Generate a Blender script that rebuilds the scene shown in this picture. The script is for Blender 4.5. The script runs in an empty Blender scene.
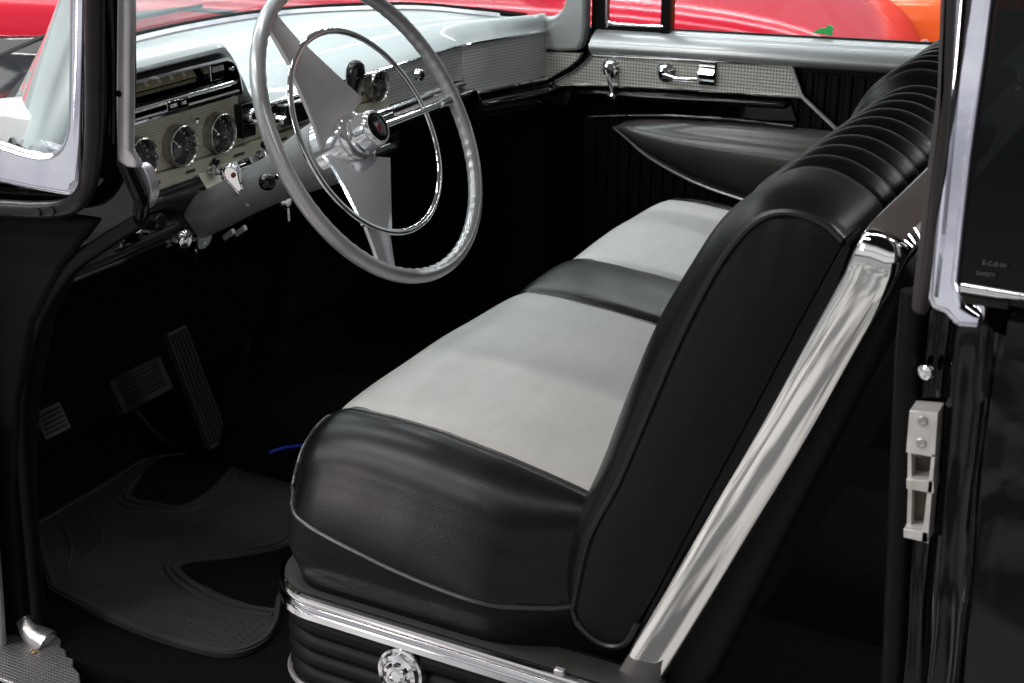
import bpy, math, random
from math import sin, cos, pi, radians, sqrt
from mathutils import Vector, Matrix
from mathutils.bvhtree import BVHTree
random.seed(7)
scn = bpy.context.scene
COL = scn.collection

# ------------------------------------------------------------------ materials
def _nodes(name):
    m = bpy.data.materials.new(name); m.use_nodes = True
    nt = m.node_tree
    return m, nt, nt.nodes['Principled BSDF']

def setin(b, key, v):
    if key in b.inputs: b.inputs[key].default_value = v

def mat(name, col, rough=0.5, metal=0.0, col2=None, nscale=6.0, bump=0.0, bscale=300.0, bdist=0.001,
        rvar=0.0, rscale=20.0, coat=0.0, spec=0.5, stretch=None, sheen=0.0, detail=5.0, nr=(.3,.7)):
    m, nt, b = _nodes(name)
    N, L = nt.nodes, nt.links
    setin(b, 'Base Color', (*col, 1)); setin(b, 'Roughness', rough); setin(b, 'Metallic', metal)
    setin(b, 'Coat Weight', coat); setin(b, 'Coat Roughness', 0.03); setin(b, 'Specular IOR Level', spec)
    setin(b, 'Sheen Weight', sheen)
    tc = N.new('ShaderNodeTexCoord')
    vec = tc.outputs['Object']
    if stretch:
        mp = N.new('ShaderNodeMapping'); mp.inputs['Scale'].default_value = stretch
        L.new(vec, mp.inputs['Vector']); svec = mp.outputs['Vector']
    else: svec = vec
    if col2:
        n = N.new('ShaderNodeTexNoise'); n.inputs['Scale'].default_value = nscale; n.inputs['Detail'].default_value = detail
        L.new(svec, n.inputs['Vector'])
        r = N.new('ShaderNodeMapRange'); r.inputs['From Min'].default_value = nr[0]; r.inputs['From Max'].default_value = nr[1]
        L.new(n.outputs['Fac'], r.inputs['Value'])
        mx = N.new('ShaderNodeMix'); mx.data_type = 'RGBA'
        mx.inputs[6].default_value = (*col, 1); mx.inputs[7].default_value = (*col2, 1)
        L.new(r.outputs['Result'], mx.inputs[0]); L.new(mx.outputs[2], b.inputs['Base Color'])
    if rvar:
        n = N.new('ShaderNodeTexNoise'); n.inputs['Scale'].default_value = rscale; n.inputs['Detail'].default_value = 6
        L.new(svec, n.inputs['Vector'])
        r = N.new('ShaderNodeMapRange'); r.inputs['From Min'].default_value = 0.3; r.inputs['From Max'].default_value = 0.7
        r.inputs['To Min'].default_value = max(0.01, rough - rvar); r.inputs['To Max'].default_value = rough + rvar
        L.new(n.outputs['Fac'], r.inputs['Value']); L.new(r.outputs['Result'], b.inputs['Roughness'])
    if bump:
        n = N.new('ShaderNodeTexNoise'); n.inputs['Scale'].default_value = bscale; n.inputs['Detail'].default_value = 4
        L.new(vec, n.inputs['Vector'])
        bp = N.new('ShaderNodeBump'); bp.inputs['Strength'].default_value = bump; bp.inputs['Distance'].default_value = bdist
        L.new(n.outputs['Fac'], bp.inputs['Height']); L.new(bp.outputs['Normal'], b.inputs['Normal'])
    return m

def leather(name, col, col2, rough, nscale=5.0, stretch=None, fold=0.0, grain=0.25):
    """grained vinyl: fine voronoi grain with soft folds under it"""
    m = mat(name, col, rough, 0, col2, nscale, rvar=0.03, rscale=9, stretch=stretch)
    nt = m.node_tree; N, L = nt.nodes, nt.links; b = N['Principled BSDF']
    tc = N.new('ShaderNodeTexCoord')
    v = N.new('ShaderNodeTexVoronoi'); v.inputs['Scale'].default_value = 420; L.new(tc.outputs['Object'], v.inputs['Vector'])
    n = N.new('ShaderNodeTexNoise'); n.inputs['Scale'].default_value = 13; n.inputs['Detail'].default_value = 3
    L.new(tc.outputs['Object'], n.inputs['Vector'])
    b1 = N.new('ShaderNodeBump'); b1.inputs['Strength'].default_value = grain; b1.inputs['Distance'].default_value = 0.0006
    L.new(v.outputs['Distance'], b1.inputs['Height'])
    b2 = N.new('ShaderNodeBump'); b2.inputs['Strength'].default_value = 0.10 + fold; b2.inputs['Distance'].default_value = 0.0025
    L.new(n.outputs['Fac'], b2.inputs['Height']); L.new(b1.outputs['Normal'], b2.inputs['Normal'])
    L.new(b2.outputs['Normal'], b.inputs['Normal'])
    return m

def punched(name, plane, pitch, col, col2, metal, rough):
    """sheet stamped with rows of small dots; plane = the two axes it lies in"""
    m, nt, b = _nodes(name); N, L = nt.nodes, nt.links
    setin(b, 'Metallic', metal); setin(b, 'Roughness', rough)
    tc = N.new('ShaderNodeTexCoord'); sp = N.new('ShaderNodeSeparateXYZ'); L.new(tc.outputs['Object'], sp.inputs[0])
    outs = []
    for ax in plane:
        mu = N.new('ShaderNodeMath'); mu.operation = 'MULTIPLY'; mu.inputs[1].default_value = 2 * pi / pitch
        L.new(sp.outputs['XYZ'.index(ax)], mu.inputs[0])
        s = N.new('ShaderNodeMath'); s.operation = 'SINE'; L.new(mu.outputs[0], s.inputs[0]); outs.append(s.outputs[0])
    ad = N.new('ShaderNodeMath'); ad.operation = 'ADD'; L.new(outs[0], ad.inputs[0]); L.new(outs[1], ad.inputs[1])
    r = N.new('ShaderNodeMapRange'); r.inputs['From Min'].default_value = -0.2; r.inputs['From Max'].default_value = 1.1
    L.new(ad.outputs[0], r.inputs['Value'])
    mx = N.new('ShaderNodeMix'); mx.data_type = 'RGBA'; mx.inputs[6].default_value = (*col, 1); mx.inputs[7].default_value = (*col2, 1)
    L.new(r.outputs['Result'], mx.inputs[0]); L.new(mx.outputs[2], b.inputs['Base Color'])
    bp = N.new('ShaderNodeBump'); bp.inputs['Strength'].default_value = 0.5; bp.inputs['Distance'].default_value = 0.0012
    bp.invert = True
    L.new(r.outputs['Result'], bp.inputs['Height']); L.new(bp.outputs['Normal'], b.inputs['Normal'])
    return m

def glass(name, tint, refl=1.0, glare=0.0):
    m = bpy.data.materials.new(name); m.use_nodes = True; nt = m.node_tree; N, L = nt.nodes, nt.links
    N.remove(N['Principled BSDF']); out = N['Material Output']
    t = N.new('ShaderNodeBsdfTransparent'); t.inputs[0].default_value = (*tint, 1)
    g = N.new('ShaderNodeBsdfGlossy'); g.inputs['Roughness'].default_value = 0.01; g.inputs[0].default_value = (.95, 1, 1, 1)
    f = N.new('ShaderNodeFresnel'); f.inputs['IOR'].default_value = 1.55
    mu = N.new('ShaderNodeMath'); mu.operation = 'MULTIPLY'; mu.inputs[1].default_value = refl; L.new(f.outputs[0], mu.inputs[0])
    mx = N.new('ShaderNodeMixShader'); L.new(mu.outputs[0], mx.inputs[0]); L.new(t.outputs[0], mx.inputs[1]); L.new(g.outputs[0], mx.inputs[2])
    last = mx
    if glare:  # pale diffuse veil mixed in to imitate glare and reflections on the glass
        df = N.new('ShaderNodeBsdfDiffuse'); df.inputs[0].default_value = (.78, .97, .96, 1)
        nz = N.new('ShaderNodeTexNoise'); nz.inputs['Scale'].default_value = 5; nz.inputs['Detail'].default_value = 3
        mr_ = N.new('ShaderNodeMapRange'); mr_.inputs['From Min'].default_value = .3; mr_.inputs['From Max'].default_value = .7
        mr_.inputs['To Min'].default_value = glare*.4; mr_.inputs['To Max'].default_value = glare*1.6; L.new(nz.outputs['Fac'], mr_.inputs['Value'])
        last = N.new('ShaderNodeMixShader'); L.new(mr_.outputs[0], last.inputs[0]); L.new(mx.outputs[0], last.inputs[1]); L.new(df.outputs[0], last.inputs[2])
    L.new(last.outputs[0], out.inputs['Surface'])
    return m

M = {}
M['black_vinyl'] = leather('black_vinyl', (.0030, .0031, .0036), (.0042, .0042, .0047), .315, fold=.02, grain=.14)
M['black_vinyl'].node_tree.nodes['Principled BSDF'].inputs['Specular IOR Level'].default_value = .22
M['side_vinyl'] = leather('black_side_vinyl', (.0045, .0042, .0046), (.006, .0057, .0062), .5, fold=.25)
M['side_vinyl'].node_tree.nodes['Principled BSDF'].inputs['Specular IOR Level'].default_value = .14
M['grey_vinyl'] = leather('grey_vinyl', (.40, .396, .378), (.368, .365, .348), .42, nscale=24, stretch=(1, 2, 1), grain=.22)
M['piping'] = mat('piping_vinyl', (.008, .008, .008), .3)
M['piping_pale'] = mat('worn_piping', (.03, .03, .03), .28)
M['black_paint'] = mat('black_enamel', (.0014, .0014, .0016), .05, spec=.28, bump=.04, bscale=25, bdist=.003)
M['black_trim'] = mat('black_trim', (.0030, .0030, .0030), .45, spec=.13, bump=.1, bscale=200)
M['black_matte'] = mat('black_lining', (.0022, .0022, .0022), .85, spec=.15, bump=.2, bscale=400)
M['carpet'] = mat('black_carpet', (.0018, .0017, .0018), 1.0, col2=(.0045, .0042, .0045), nscale=120, bump=.8, bscale=700, bdist=.004, spec=.1)
M['rubber'] = mat('black_rubber', (.015, .015, .015), .6, spec=.3, col2=(.027, .027, .026), nscale=9, bump=.3, bscale=350, bdist=.001)
M['pedal_rubber'] = mat('pedal_rubber', (.034, .034, .035), .5, spec=.4, bump=.2, bscale=300)
M['gasket'] = mat('perished_gasket', (.006, .005, .0048), .3, spec=.3, col2=(.014, .012, .011), nscale=30, bump=.3, bscale=120, bdist=.002)
M['windlace'] = mat('windlace_cloth', (.030, .024, .025), .75, bump=.3, bscale=500)
M['chrome'] = mat('chrome', (.82, .82, .84), .06, 1.0, rvar=.03, rscale=14, bump=.02, bscale=14, bdist=.003)
M['nickel'] = mat('dull_nickel', (.40, .385, .375), .24, 1.0, rvar=.05, rscale=40)
M['edge_metal'] = mat('polished_edge', (.80, .79, .78), .045, 1.0, rvar=.02, rscale=60, bump=.008, bscale=5, bdist=.006)
M['worn_chrome'] = mat('worn_chrome', (.80, .79, .84), .07, 1.0, col2=(.62, .61, .72), nscale=16, rvar=.04, rscale=30, bump=.06, bscale=20, bdist=.005)
M['brushed'] = mat('brushed_spoke', (.86, .82, .83), .36, .25, col2=(.78, .74, .75), nscale=40, rvar=.08, rscale=60)
M['silver'] = mat('silver_paint', (.46, .47, .48), .33, .35, col2=(.42, .43, .44), nscale=4, coat=.25, bump=.03, bscale=60)
M['dash_paint'] = mat('pale_dash_paint', (.52, .555, .56), .30, .08, col2=(.46, .49, .50), nscale=3, coat=.3, bump=.03, bscale=40)
M['wheel_paint'] = mat('wheel_enamel', (.45, .445, .45), .28, .35, col2=(.37, .37, .38), nscale=14, coat=.3)
M['spoke_metal'] = mat('plated_spoke', (.90, .92, .97), .12, .78, rvar=.06, rscale=45, bump=.12, bscale=28, bdist=.004)
M['hub_metal'] = mat('plated_hub', (.80, .80, .83), .12, .75, bump=.02, bscale=20, bdist=.003)
M['column_paint'] = mat('column_enamel', (.25, .25, .255), .32, .2, col2=(.20, .20, .205), nscale=10, coat=.15)
M['trim_silver'] = mat('garnish_silver', (.62, .60, .63), .28, .6, col2=(.52, .50, .54), nscale=30)
M['dash_mesh'] = punched('stamped_dash_sheet', 'XZ', .0046, (.60, .575, .45), (.36, .345, .26), .25, .42)
M['glove_mesh'] = punched('stamped_glovebox_sheet', 'XZ', .0062, (.68, .68, .65), (.30, .30, .28), .5, .36)
M['door_mesh'] = punched('stamped_door_sheet', 'YZ', .0068, (.68, .66, .61), (.25, .24, .22), .5, .36)
M['cream'] = mat('dash_legend_strip', (.58, .56, .44), .4, .2)
M['mark'] = mat('legend_ink', (.05, .05, .045), .5)
M['dial'] = mat('dial_face', (.018, .018, .018), .25, coat=1.0)
M['dial_mark'] = mat('dial_marks', (.80, .78, .70), .5)
M['scale'] = mat('speed_scale', (.34, .30, .20), .5, col2=(.55, .48, .32), nscale=25)
M['knob'] = mat('black_knob', (.004, .004, .0045), .12, spec=.4)
M['red'] = mat('red_jewel', (.22, .006, .006), .2, coat=.3)
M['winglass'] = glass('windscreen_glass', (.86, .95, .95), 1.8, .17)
M['sideglass'] = glass('door_glass', (.90, .93, .93), .35)
M['darkglass'] = glass('quarter_glass', (.10, .11, .11), .30)
M['steel'] = mat('old_aluminium', (.55, .55, .56), .34, .9, col2=(.33, .32, .31), nscale=35, rvar=.12, rscale=50, bump=.3, bscale=90, bdist=.002)
M['sill'] = punched('ribbed_sill_plate', 'XY', .0055, (.52, .52, .53), (.26, .25, .24), .9, .33)
M['grey_edge'] = mat('grey_hinge_face', (.30, .30, .31), .35, .4, col2=(.22, .22, .22), nscale=12)
M['latch'] = mat('zinc_latch', (.72, .72, .72), .36, .5, col2=(.50, .47, .43), nscale=40, bump=.2, bscale=120)
M['brass'] = mat('brass_rivet', (.30, .21, .10), .45, .7)
M['latch_brown'] = mat('dark_latch_brown', (.07, .045, .025), .35, col2=(.02, .015, .012), nscale=60)
M['headliner'] = mat('pale_headliner', (.55, .55, .53), .8, bump=.2, bscale=300)  # unseen lining, made pale to reflect in the spokes and fill the cabin
M['dash_enamel'] = mat('black_dash_enamel', (.002, .002, .0022), .06, spec=.8, bump=.05, bscale=30, bdist=.003)
M['blue'] = mat('blue_wire', (.012, .02, .30), .4)
M['green'] = mat('green_tag', (.04, .75, .16), .5)
M['etch'] = mat('etched_letters', (.07, .075, .075), .7)
M['arm'] = leather('armrest_vinyl', (.042, .040, .038), (.056, .054, .051), .27, grain=.1)
M['red_car'] = mat('crimson_car_paint', (.50, .005, .026), .20, .1, coat=.12, spec=.4)
M['orange_car'] = mat('orange_car_paint', (.85, .115, .006), .16, .1, coat=.45)
M['tyre'] = mat('tyre', (.02, .02, .02), .7)
M['tail'] = mat('tail_lens', (.35, .02, .03), .15, coat=.8)
M['ground'] = mat('polished_concrete', (.42, .415, .40), .16, col2=(.10, .10, .10), nscale=1.3, detail=3, nr=(.44,.56), bump=.05, bscale=30, rvar=.1, rscale=3)  # strong pale and dark patches put in so the chrome reflects streaks
M['carglass'] = mat('dark_window', (.02, .025, .03), .04, coat=1)

# ------------------------------------------------------------------ mesh helpers
class G:
    """collects vertices and faces of one mesh; several material slots allowed"""
    def __init__(s): s.v = []; s.f = []; s.m = []; s.mats = []
    def slot(s, m):
        if m not in s.mats: s.mats.append(m)
        return s.mats.index(m)
    def add(s, vs, fs, m):
        k = len(s.v); i = s.slot(m)
        s.v += [tuple(v) for v in vs]
        for f in fs: s.f.append(tuple(k + q for q in f)); s.m.append(i)
    def box(s, lo, hi, m):
        x0, y0, z0 = lo; x1, y1, z1 = hi
        s.add([(x0,y0,z0),(x1,y0,z0),(x1,y1,z0),(x0,y1,z0),(x0,y0,z1),(x1,y0,z1),(x1,y1,z1),(x0,y1,z1)],
              [(0,3,2,1),(4,5,6,7),(0,1,5,4),(1,2,6,5),(2,3,7,6),(3,0,4,7)], m)
    def obox(s, c, ax, ay, az, m):
        """oriented box: centre and three half-extent vectors"""
        c, ax, ay, az = map(Vector, (c, ax, ay, az))
        vs = [c + ax*i + ay*j + az*k for k in (-1,1) for j in (-1,1) for i in (-1,1)]
        s.add(vs, [(0,2,3,1),(4,5,7,6),(0,1,5,4),(2,6,7,3),(0,4,6,2),(1,3,7,5)], m)
    def prism(s, poly, axis, a, b, m):
        """polygon in the two other axes, extruded along axis from a to b"""
        def P(p, t):
            q = list(p); q.insert(axis, t); return q
        n = len(poly)
        s.add([P(p, a) for p in poly] + [P(p, b) for p in poly],
              [tuple(range(n))[::-1], tuple(range(n, 2*n))] + [(i, (i+1) % n, n+(i+1) % n, n+i) for i in range(n)], m)
    def sweep(s, path, prof, m, up=(0,0,1), closed=False, cap=True, scale=None, pclosed=True):
        path = [Vector(p) for p in path]; n = len(path); k = len(prof); vs = []
        for i, p in enumerate(path):
            a = path[i-1] if (i > 0 or closed) else path[i]; b = path[(i+1) % n] if (i < n-1 or closed) else path[i]
            t = (b - a).normalized(); u = Vector(up(i) if callable(up) else up)
            sd = t.cross(u)
            if sd.length < 1e-6: sd = t.cross(Vector((1, .3, .2)))
            sd.normalize(); u2 = sd.cross(t); sc = scale(i / max(1, n-1)) if scale else 1
            for (q, w) in prof: vs.append(p + sd*q*sc + u2*w*sc)
        fs = []
        for i in range(n if closed else n-1):
            j = (i+1) % n
            for q in range(k if pclosed else k-1):
                w = (q+1) % k
                fs.append((i*k+q, i*k+w, j*k+w, j*k+q))
        if cap and not closed and pclosed: fs += [tuple(range(k))[::-1], tuple((n-1)*k + q for q in range(k))]
        s.add(vs, fs, m)
    def tube(s, path, r, m, n=10, closed=False, scale=None, up=(.13,.21,.97)):
        s.sweep(path, [(r*cos(2*pi*i/n), r*sin(2*pi*i/n)) for i in range(n)], m, up, closed, True, scale)
    def lathe(s, prof, o, axis, m, n=32, capA=True, capB=True):
        """prof: (radius, height along axis)"""
        o = Vector(o); ax = Vector(axis).normalized()
        t = Vector((1,0,0)) if abs(ax.x) < .9 else Vector((0,1,0))
        e1 = (t - ax*t.dot(ax)).normalized(); e2 = ax.cross(e1); vs = []
        for (r, h) in prof:
            for i in range(n): vs.append(o + ax*h + e1*(r*cos(2*pi*i/n)) + e2*(r*sin(2*pi*i/n)))
        fs = [(i*n+q, i*n+(q+1) % n, (i+1)*n+(q+1) % n, (i+1)*n+q) for i in range(len(prof)-1) for q in range(n)]
        if capA: fs.append(tuple(range(n))[::-1])
        if capB: fs.append(tuple((len(prof)-1)*n+q for q in range(n)))
        s.add(vs, fs, m)
    def grid(s, P, m, wrapu=False):
        """P[i][j] points"""
        nu, nv = len(P), len(P[0])
        s.add([p for row in P for p in row],
              [(i*nv+j, ((i+1) % nu)*nv+j, ((i+1) % nu)*nv+j+1, i*nv+j+1) for i in range(nu if wrapu else nu-1) for j in range(nv-1)], m)
    def sphere(s, c, r, m, n=16, sc=(1,1,1)):
        c = Vector(c)
        P = [[c + Vector((r*sc[0]*sin(pi*i/n)*cos(2*pi*j/(2*n)), r*sc[1]*sin(pi*i/n)*sin(2*pi*j/(2*n)), r*sc[2]*cos(pi*i/n))) for j in range(2*n+1)] for i in range(n+1)]
        s.grid(P, m)
    def lean(s, k, ray, z0=.64):
        """tip the side inward with height, as the car's upper body does"""
        s.v = [(x + k*(z-z0), y + k*ray*(z-z0), z - .12*k*(z-z0)) for x, y, z in s.v]
    def build(s, name, parent=None, smooth=40, bevel=0.0, segs=2, subsurf=0, label=None, fixn=True):
        me = bpy.data.meshes.new(name)
        c = Vector((0,0,0))
        lo = Vector([min(v[i] for v in s.v) for i in range(3)]); hi = Vector([max(v[i] for v in s.v) for i in range(3)])
        c = (lo + hi) / 2
        me.from_pydata([tuple(Vector(v) - c) for v in s.v], [], s.f)
        for m in s.mats: me.materials.append(m)
        me.polygons.foreach_set('material_index', s.m)
        if fixn:
            import bmesh
            bm = bmesh.new(); bm.from_mesh(me)
            bmesh.ops.remove_doubles(bm, verts=bm.verts, dist=1e-6)
            bmesh.ops.recalc_face_normals(bm, faces=bm.faces); bm.to_mesh(me); bm.free()
        if smooth:
            me.polygons.foreach_set('use_smooth', [True]*len(me.polygons)); me.set_sharp_from_angle(angle=radians(smooth))
        o = bpy.data.objects.new(name, me); COL.objects.link(o); o.location = c
        adopt(o, parent)
        if bevel:
            b = o.modifiers.new('bevel', 'BEVEL'); b.width = bevel; b.segments = segs; b.limit_method = 'ANGLE'; b.angle_limit = radians(35)
            b.harden_normals = False
        if subsurf:
            b = o.modifiers.new('sub', 'SUBSURF'); b.levels = subsurf; b.render_levels = subsurf
        if label: o['label'] = label
        return o

WORLD = {}
def adopt(o, parent):
    WORLD[o.name] = Vector(o.location)
    if parent is not None:
        o.parent = parent
        o.matrix_parent_inverse = Matrix.Translation(-WORLD[parent.name])

def thing(name, label, cat, loc=(0,0,0), group=None):
    o = bpy.data.objects.new(name, None); COL.objects.link(o); o.location = loc; o.empty_display_size = .1
    WORLD[o.name] = Vector(loc); o['label'] = label; o['category'] = cat
    if group: o['group'] = group
    return o
def tag(o, label, cat, group=None):
    o['label'] = label; o['category'] = cat
    if group: o['group'] = group
    return o

def curve(pts, n=8, closed=False):
    """Catmull-Rom through points of any dimension"""
    P = [Vector(p) for p in pts]; out = []; k = len(P)
    for i in range(k if closed else k-1):
        p0 = P[(i-1) % k] if (closed or i > 0) else P[0]*2 - P[1]
        p1 = P[i]; p2 = P[(i+1) % k]
        p3 = P[(i+2) % k] if (closed or i < k-2) else P[-1]*2 - P[-2]
        for j in range(n):
            t = j / n
            out.append(((p1*2) + (p2-p0)*t + (p0*2-p1*5+p2*4-p3)*t*t + (p1*3-p0-p2*3+p3)*t**3) * .5)
    if not closed: out.append(P[-1])
    return out
def lerp(a, b, t): return a + (b-a)*t
def sstep(a, b, x):
    t = min(1, max(0, (x-a)/(b-a))); return t*t*(3-2*t)
def interp(tab, x):
    if x <= tab[0][0]: return tab[0][1]
    for (a, va), (b, vb) in zip(tab, tab[1:]):
        if x <= b:
            t = (x-a)/(b-a); return va + (vb-va)*t
    return tab[-1][1]
def rrect(x0, y0, x1, y1, r, n=5):
    out = []
    for cx, cy, a in ((x1-r, y0+r, -90), (x1-r, y1-r, 0), (x0+r, y1-r, 90), (x0+r, y0+r, 180)):
        for i in range(n+1):
            q = radians(a + 90*i/n); out.append((cx+r*cos(q), cy+r*sin(q)))
    return out
def flat_text(body, size, loc, ex, ey, name, material, parent, extrude=.0004):
    """lettering as a thin mesh standing at loc, reading along ex with its top towards ey"""
    cu = bpy.data.curves.new('lettering', 'FONT'); cu.body = body; cu.size = size; cu.extrude = extrude; cu.align_x = 'CENTER'; cu.align_y = 'CENTER'
    tmp = bpy.data.objects.new('lettering_tmp', cu); COL.objects.link(tmp)
    dg = bpy.context.evaluated_depsgraph_get(); me = bpy.data.meshes.new_from_object(tmp.evaluated_get(dg))
    bpy.data.objects.remove(tmp)
    ex = Vector(ex).normalized(); ey = Vector(ey).normalized(); ez = ex.cross(ey)
    for v in me.vertices: v.co = ex*v.co.x + ey*v.co.y + ez*v.co.z
    me.materials.clear(); me.materials.append(material)
    o = bpy.data.objects.new(name, me); COL.objects.link(o); o.location = loc; adopt(o, parent)
    return o

# ------------------------------------------------------------------ setting
g = G(); g.add([(-60,-60,-.45),(60,-60,-.45),(60,60,-.45),(-60,60,-.45)], [(0,1,2,3)], M['ground'])
o = g.build('ground', smooth=0, fixn=False); o['kind'] = 'structure'

# ------------------------------------------------------------------ the car
CAR = thing('vintage_car', 'black vintage two-door car with a black and grey bench seat, its near door open', 'car', (.75, 0, -.45))

# ---- floor pan, firewall, far lining ---------------------------------------
g = G()
g.box((-.03, -1.15, -.15), (1.56, 1.18, -.102), M['carpet'])
g.prism([(1.17,-.11),(1.20,-.11),(1.40,.16),(1.42,.56),(1.39,.56),(1.37,.17)], 0, .02, 1.53, M['carpet'])
g.box((.02, -1.15, -.102), (1.53, -1.10, .55), M['carpet'])
g.prism(curve([(.55,-.101),(.60,-.03),(.68,-.005),(.82,-.005),(.90,-.03),(.95,-.101)], 5), 1, -1.0, 1.30, M['carpet'])
g.build('floor', CAR, smooth=35, label='black carpeted floor and toe board')
g = G(); g.box((.1, 1.20, -.02), (1.5, 1.33, .40), M['black_matte'])
g.build('heater_box', CAR, bevel=.03)

# ---- roof (above the frame, shades the cabin) --------------------------------
g = G(); P = []
for i in range(17):
    x = lerp(.03, 1.46, i/16); c = 1 - (2*(i/16)-1)**2
    P.append([(x, y, 1.03 + c**.6*.11*interp([(-1.2,.7),(-1.0,.9),(-.3,1),(.5,.8),(.64,.5)], y)) for y in (-.50,-.42,-.32,-.2,-.05,.1,.35,.5,.60)])
g.grid(P, M['headliner'])
rf = g.build('roof', CAR, fixn=False); sol = rf.modifiers.new('sol', 'SOLIDIFY'); sol.thickness = .03
# ---- hood and fenders --------------------------------------------------------
g = G(); P = []
for i in range(21):
    u = i/20*2-1; x = .75 + u*.80
    row = []
    for y in (1.26,1.34,1.42,1.56,1.8,2.2,2.7,3.2,3.35):
        z = interp([(1.26,.60),(1.34,.58),(1.42,.55),(1.56,.52),(1.8,.50),(2.7,.44),(3.2,.36),(3.35,.2)], y) - .05*abs(u)**3 + (.03*sstep(.55,.8,abs(u))*(1-sstep(.9,1,abs(u))))
        row.append((x, y, z - (.10 if abs(u) > .97 else 0)))
    P.append(row)
g.grid(P, M['black_paint'])
hd = g.build('hood', CAR, smooth=60, fixn=False); s = hd.modifiers.new('sol', 'SOLIDIFY'); s.thickness = .02
g = G()
g.prism([(1.0,-.2),(3.3,-.2),(3.3,.25),(2.6,.40),(1.9,.45),(1.45,.50),(1.30,.545),(1.12,.575),(1.0,.55)], 0, 1.55, 1.60, M['black_paint'])
g.build('fender', CAR, bevel=.012)
g = G()
g.prism([(.98,-.2),(3.3,-.2),(3.3,.25),(2.6,.40),(1.9,.45),(1.45,.50),(1.30,.545),(1.12,.575),(.90,.585),(.93,.3)], 0, -.10, -.05, M['black_paint'])
g.build('fender', CAR, bevel=.012)

# ---- windscreen ---------------------------------------------------------------
_n = [(-.015,.70,.640),(-.013,.80,.644),(.030,.88,.646),(.105,.955,.648),(.22,1.06,.656),(.45,1.20,.658)]
_h = [(-.015,.70,.600),(-.013,.80,.602),(.030,.88,.614),(.105,.955,.630),(.22,1.06,.648),(.45,1.20,.657)]
base = curve(_n + [(.745,1.24,.660)] + [(1.49-x, y, z) for x, y, z in _h[:0:-1]] + [(1.507,.79,.600)], 6)
head = curve([(.05,.60),(.06,.62),(.09,.66),(.15,.70),(.27,.74),(.48,.76),(.75,.77),(1.02,.76),(1.23,.74),(1.35,.70),(1.41,.66),(1.44,.62),(1.45,.60)], 6)
g = G()
P = [[Vector(b).lerp(Vector((*h,1.08)), t) for t in (0,.25,.5,.75,1)] for b, h in zip(base, head)]
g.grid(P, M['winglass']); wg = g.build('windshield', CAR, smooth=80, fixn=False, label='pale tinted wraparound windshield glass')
g = G(); g.sweep([(x, y, z-.003) for x, y, z in base[:-11]], [(-.010,-.012),(.010,-.012),(.010,.004),(.004,.010),(-.010,.006)], M['black_trim'])
g.build('windshield_gasket', wg)
g = G()
g.sweep([(x + (0.745-x)*.030, y-.018, z-.001) for x, y, z in base[10:-15]], [(-.010,-.012),(.009,-.012),(.009,-.002),(0,.004),(-.010,.0)], M['trim_silver'])
g.build('windshield_garnish', wg)
# wiper outside the glass
g = G(); g.tube([(1.12,1.27,.63),(.85,1.275,.68),(.55,1.25,.70)], .005, M['chrome'], 6); g.tube([(.9,1.275,.68),(.45,1.235,.69),(.2,1.10,.70)], .004, M['black_trim'], 6)
g.build('wiper', CAR)

# ---- dashboard -----------------------------------------------------------------
DASH = G()
def zl(x): return lerp(lerp(.628, .688, sstep(.01, .12, x)), .577, sstep(.492, .580, x))
def yface(x):  # plan curve of the face, swinging back towards the far door
    return .90 - .075*sstep(1.18, 1.52, x) - .07*sstep(.14, -.03, x)
def ybase(x):
    return interp([(p[0], p[1]) for p in base[12:-12]], x) - .016
def zbase(x): return interp([(p[0], p[2]) for p in base[12:-12]], x) - .006
P = []
xs = [lerp(-.0, .46, i/14) for i in range(14)] + [lerp(.46,.62,i/20) for i in range(20)] + [lerp(.62,1.495,i/30) for i in range(31)]
for x in xs:
    f = yface(x); z0 = zl(x); hump = (z0-.577)/.109; yb = max(ybase(x), f+.035); row = []
    cr = lerp(.020, .012, hump)
    row += [(x, f+.03, z0-.003), (x, f+.006, z0-.004), (x, f-.002, z0+.001), (x, f-.004, z0+.006), (x, f+.002, z0+.012)]
    for t in (.06,.13,.22,.33,.45,.58,.72,.86,1):
        y = lerp(f, yb, t)
        zz = lerp(z0+.012+cr*sin(min(1, t/.3)*pi/2), zbase(x), sstep(.12, .95, t)) + lerp(.010,.0,hump)*sin(pi*min(1,t/.5))*(1 if t<.5 else 0)
        row.append((x, y, zz))
    P.append(row)
DASH.grid(P, M['dash_paint'])
dash = DASH.build('dashboard', CAR, smooth=60, fixn=False, label='pale grey painted dashboard top with a raised instrument hood')
# cluster face behind the gauges
g = G()
def strip(x0, x1, z0, z1, dy, m, n=1, zt=None):
    P = []
    for i in range(n+1):
        x = lerp(x0, x1, i/n); P.append([(x, yface(x)+dy, z0), (x, yface(x)+dy, z1)])
    P2 = [[(x, y+.012, z) for (x, y, z) in r] for r in P]
    k = n+1
    vs = [p for r in P for p in r] + [p for r in P2 for p in r]
    fs = []
    for i in range(n):
        a = 2*i; fs += [(a, a+2, a+3, a+1), (2*k+a, 2*k+a+1, 2*k+a+3, 2*k+a+2), (a, 2*k+a, 2*k+a+2, a+2), (a+1, a+3, 2*k+a+3, 2*k+a+1)]
    fs += [(0,1,2*k+1,2*k), (2*k-2, 4*k-2, 4*k-1, 2*k-1)]
    g.add(vs, fs, m)
strip(.0, .532, .530, .612, .004, M['dash_mesh'], 28)
strip(.5325, .5675, .530, .583, .004, M['dash_mesh'])
strip(.569, .968, .530, .581, .004, M['dash_mesh'])
g.build('instrument_panel', dash, smooth=0, bevel=.001, segs=1)
g = G(); strip(.972, 1.242, .512, .580, .002, M['glove_mesh'], 6); g.build('glovebox_door', dash, smooth=30, bevel=.0015, segs=1)
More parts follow.
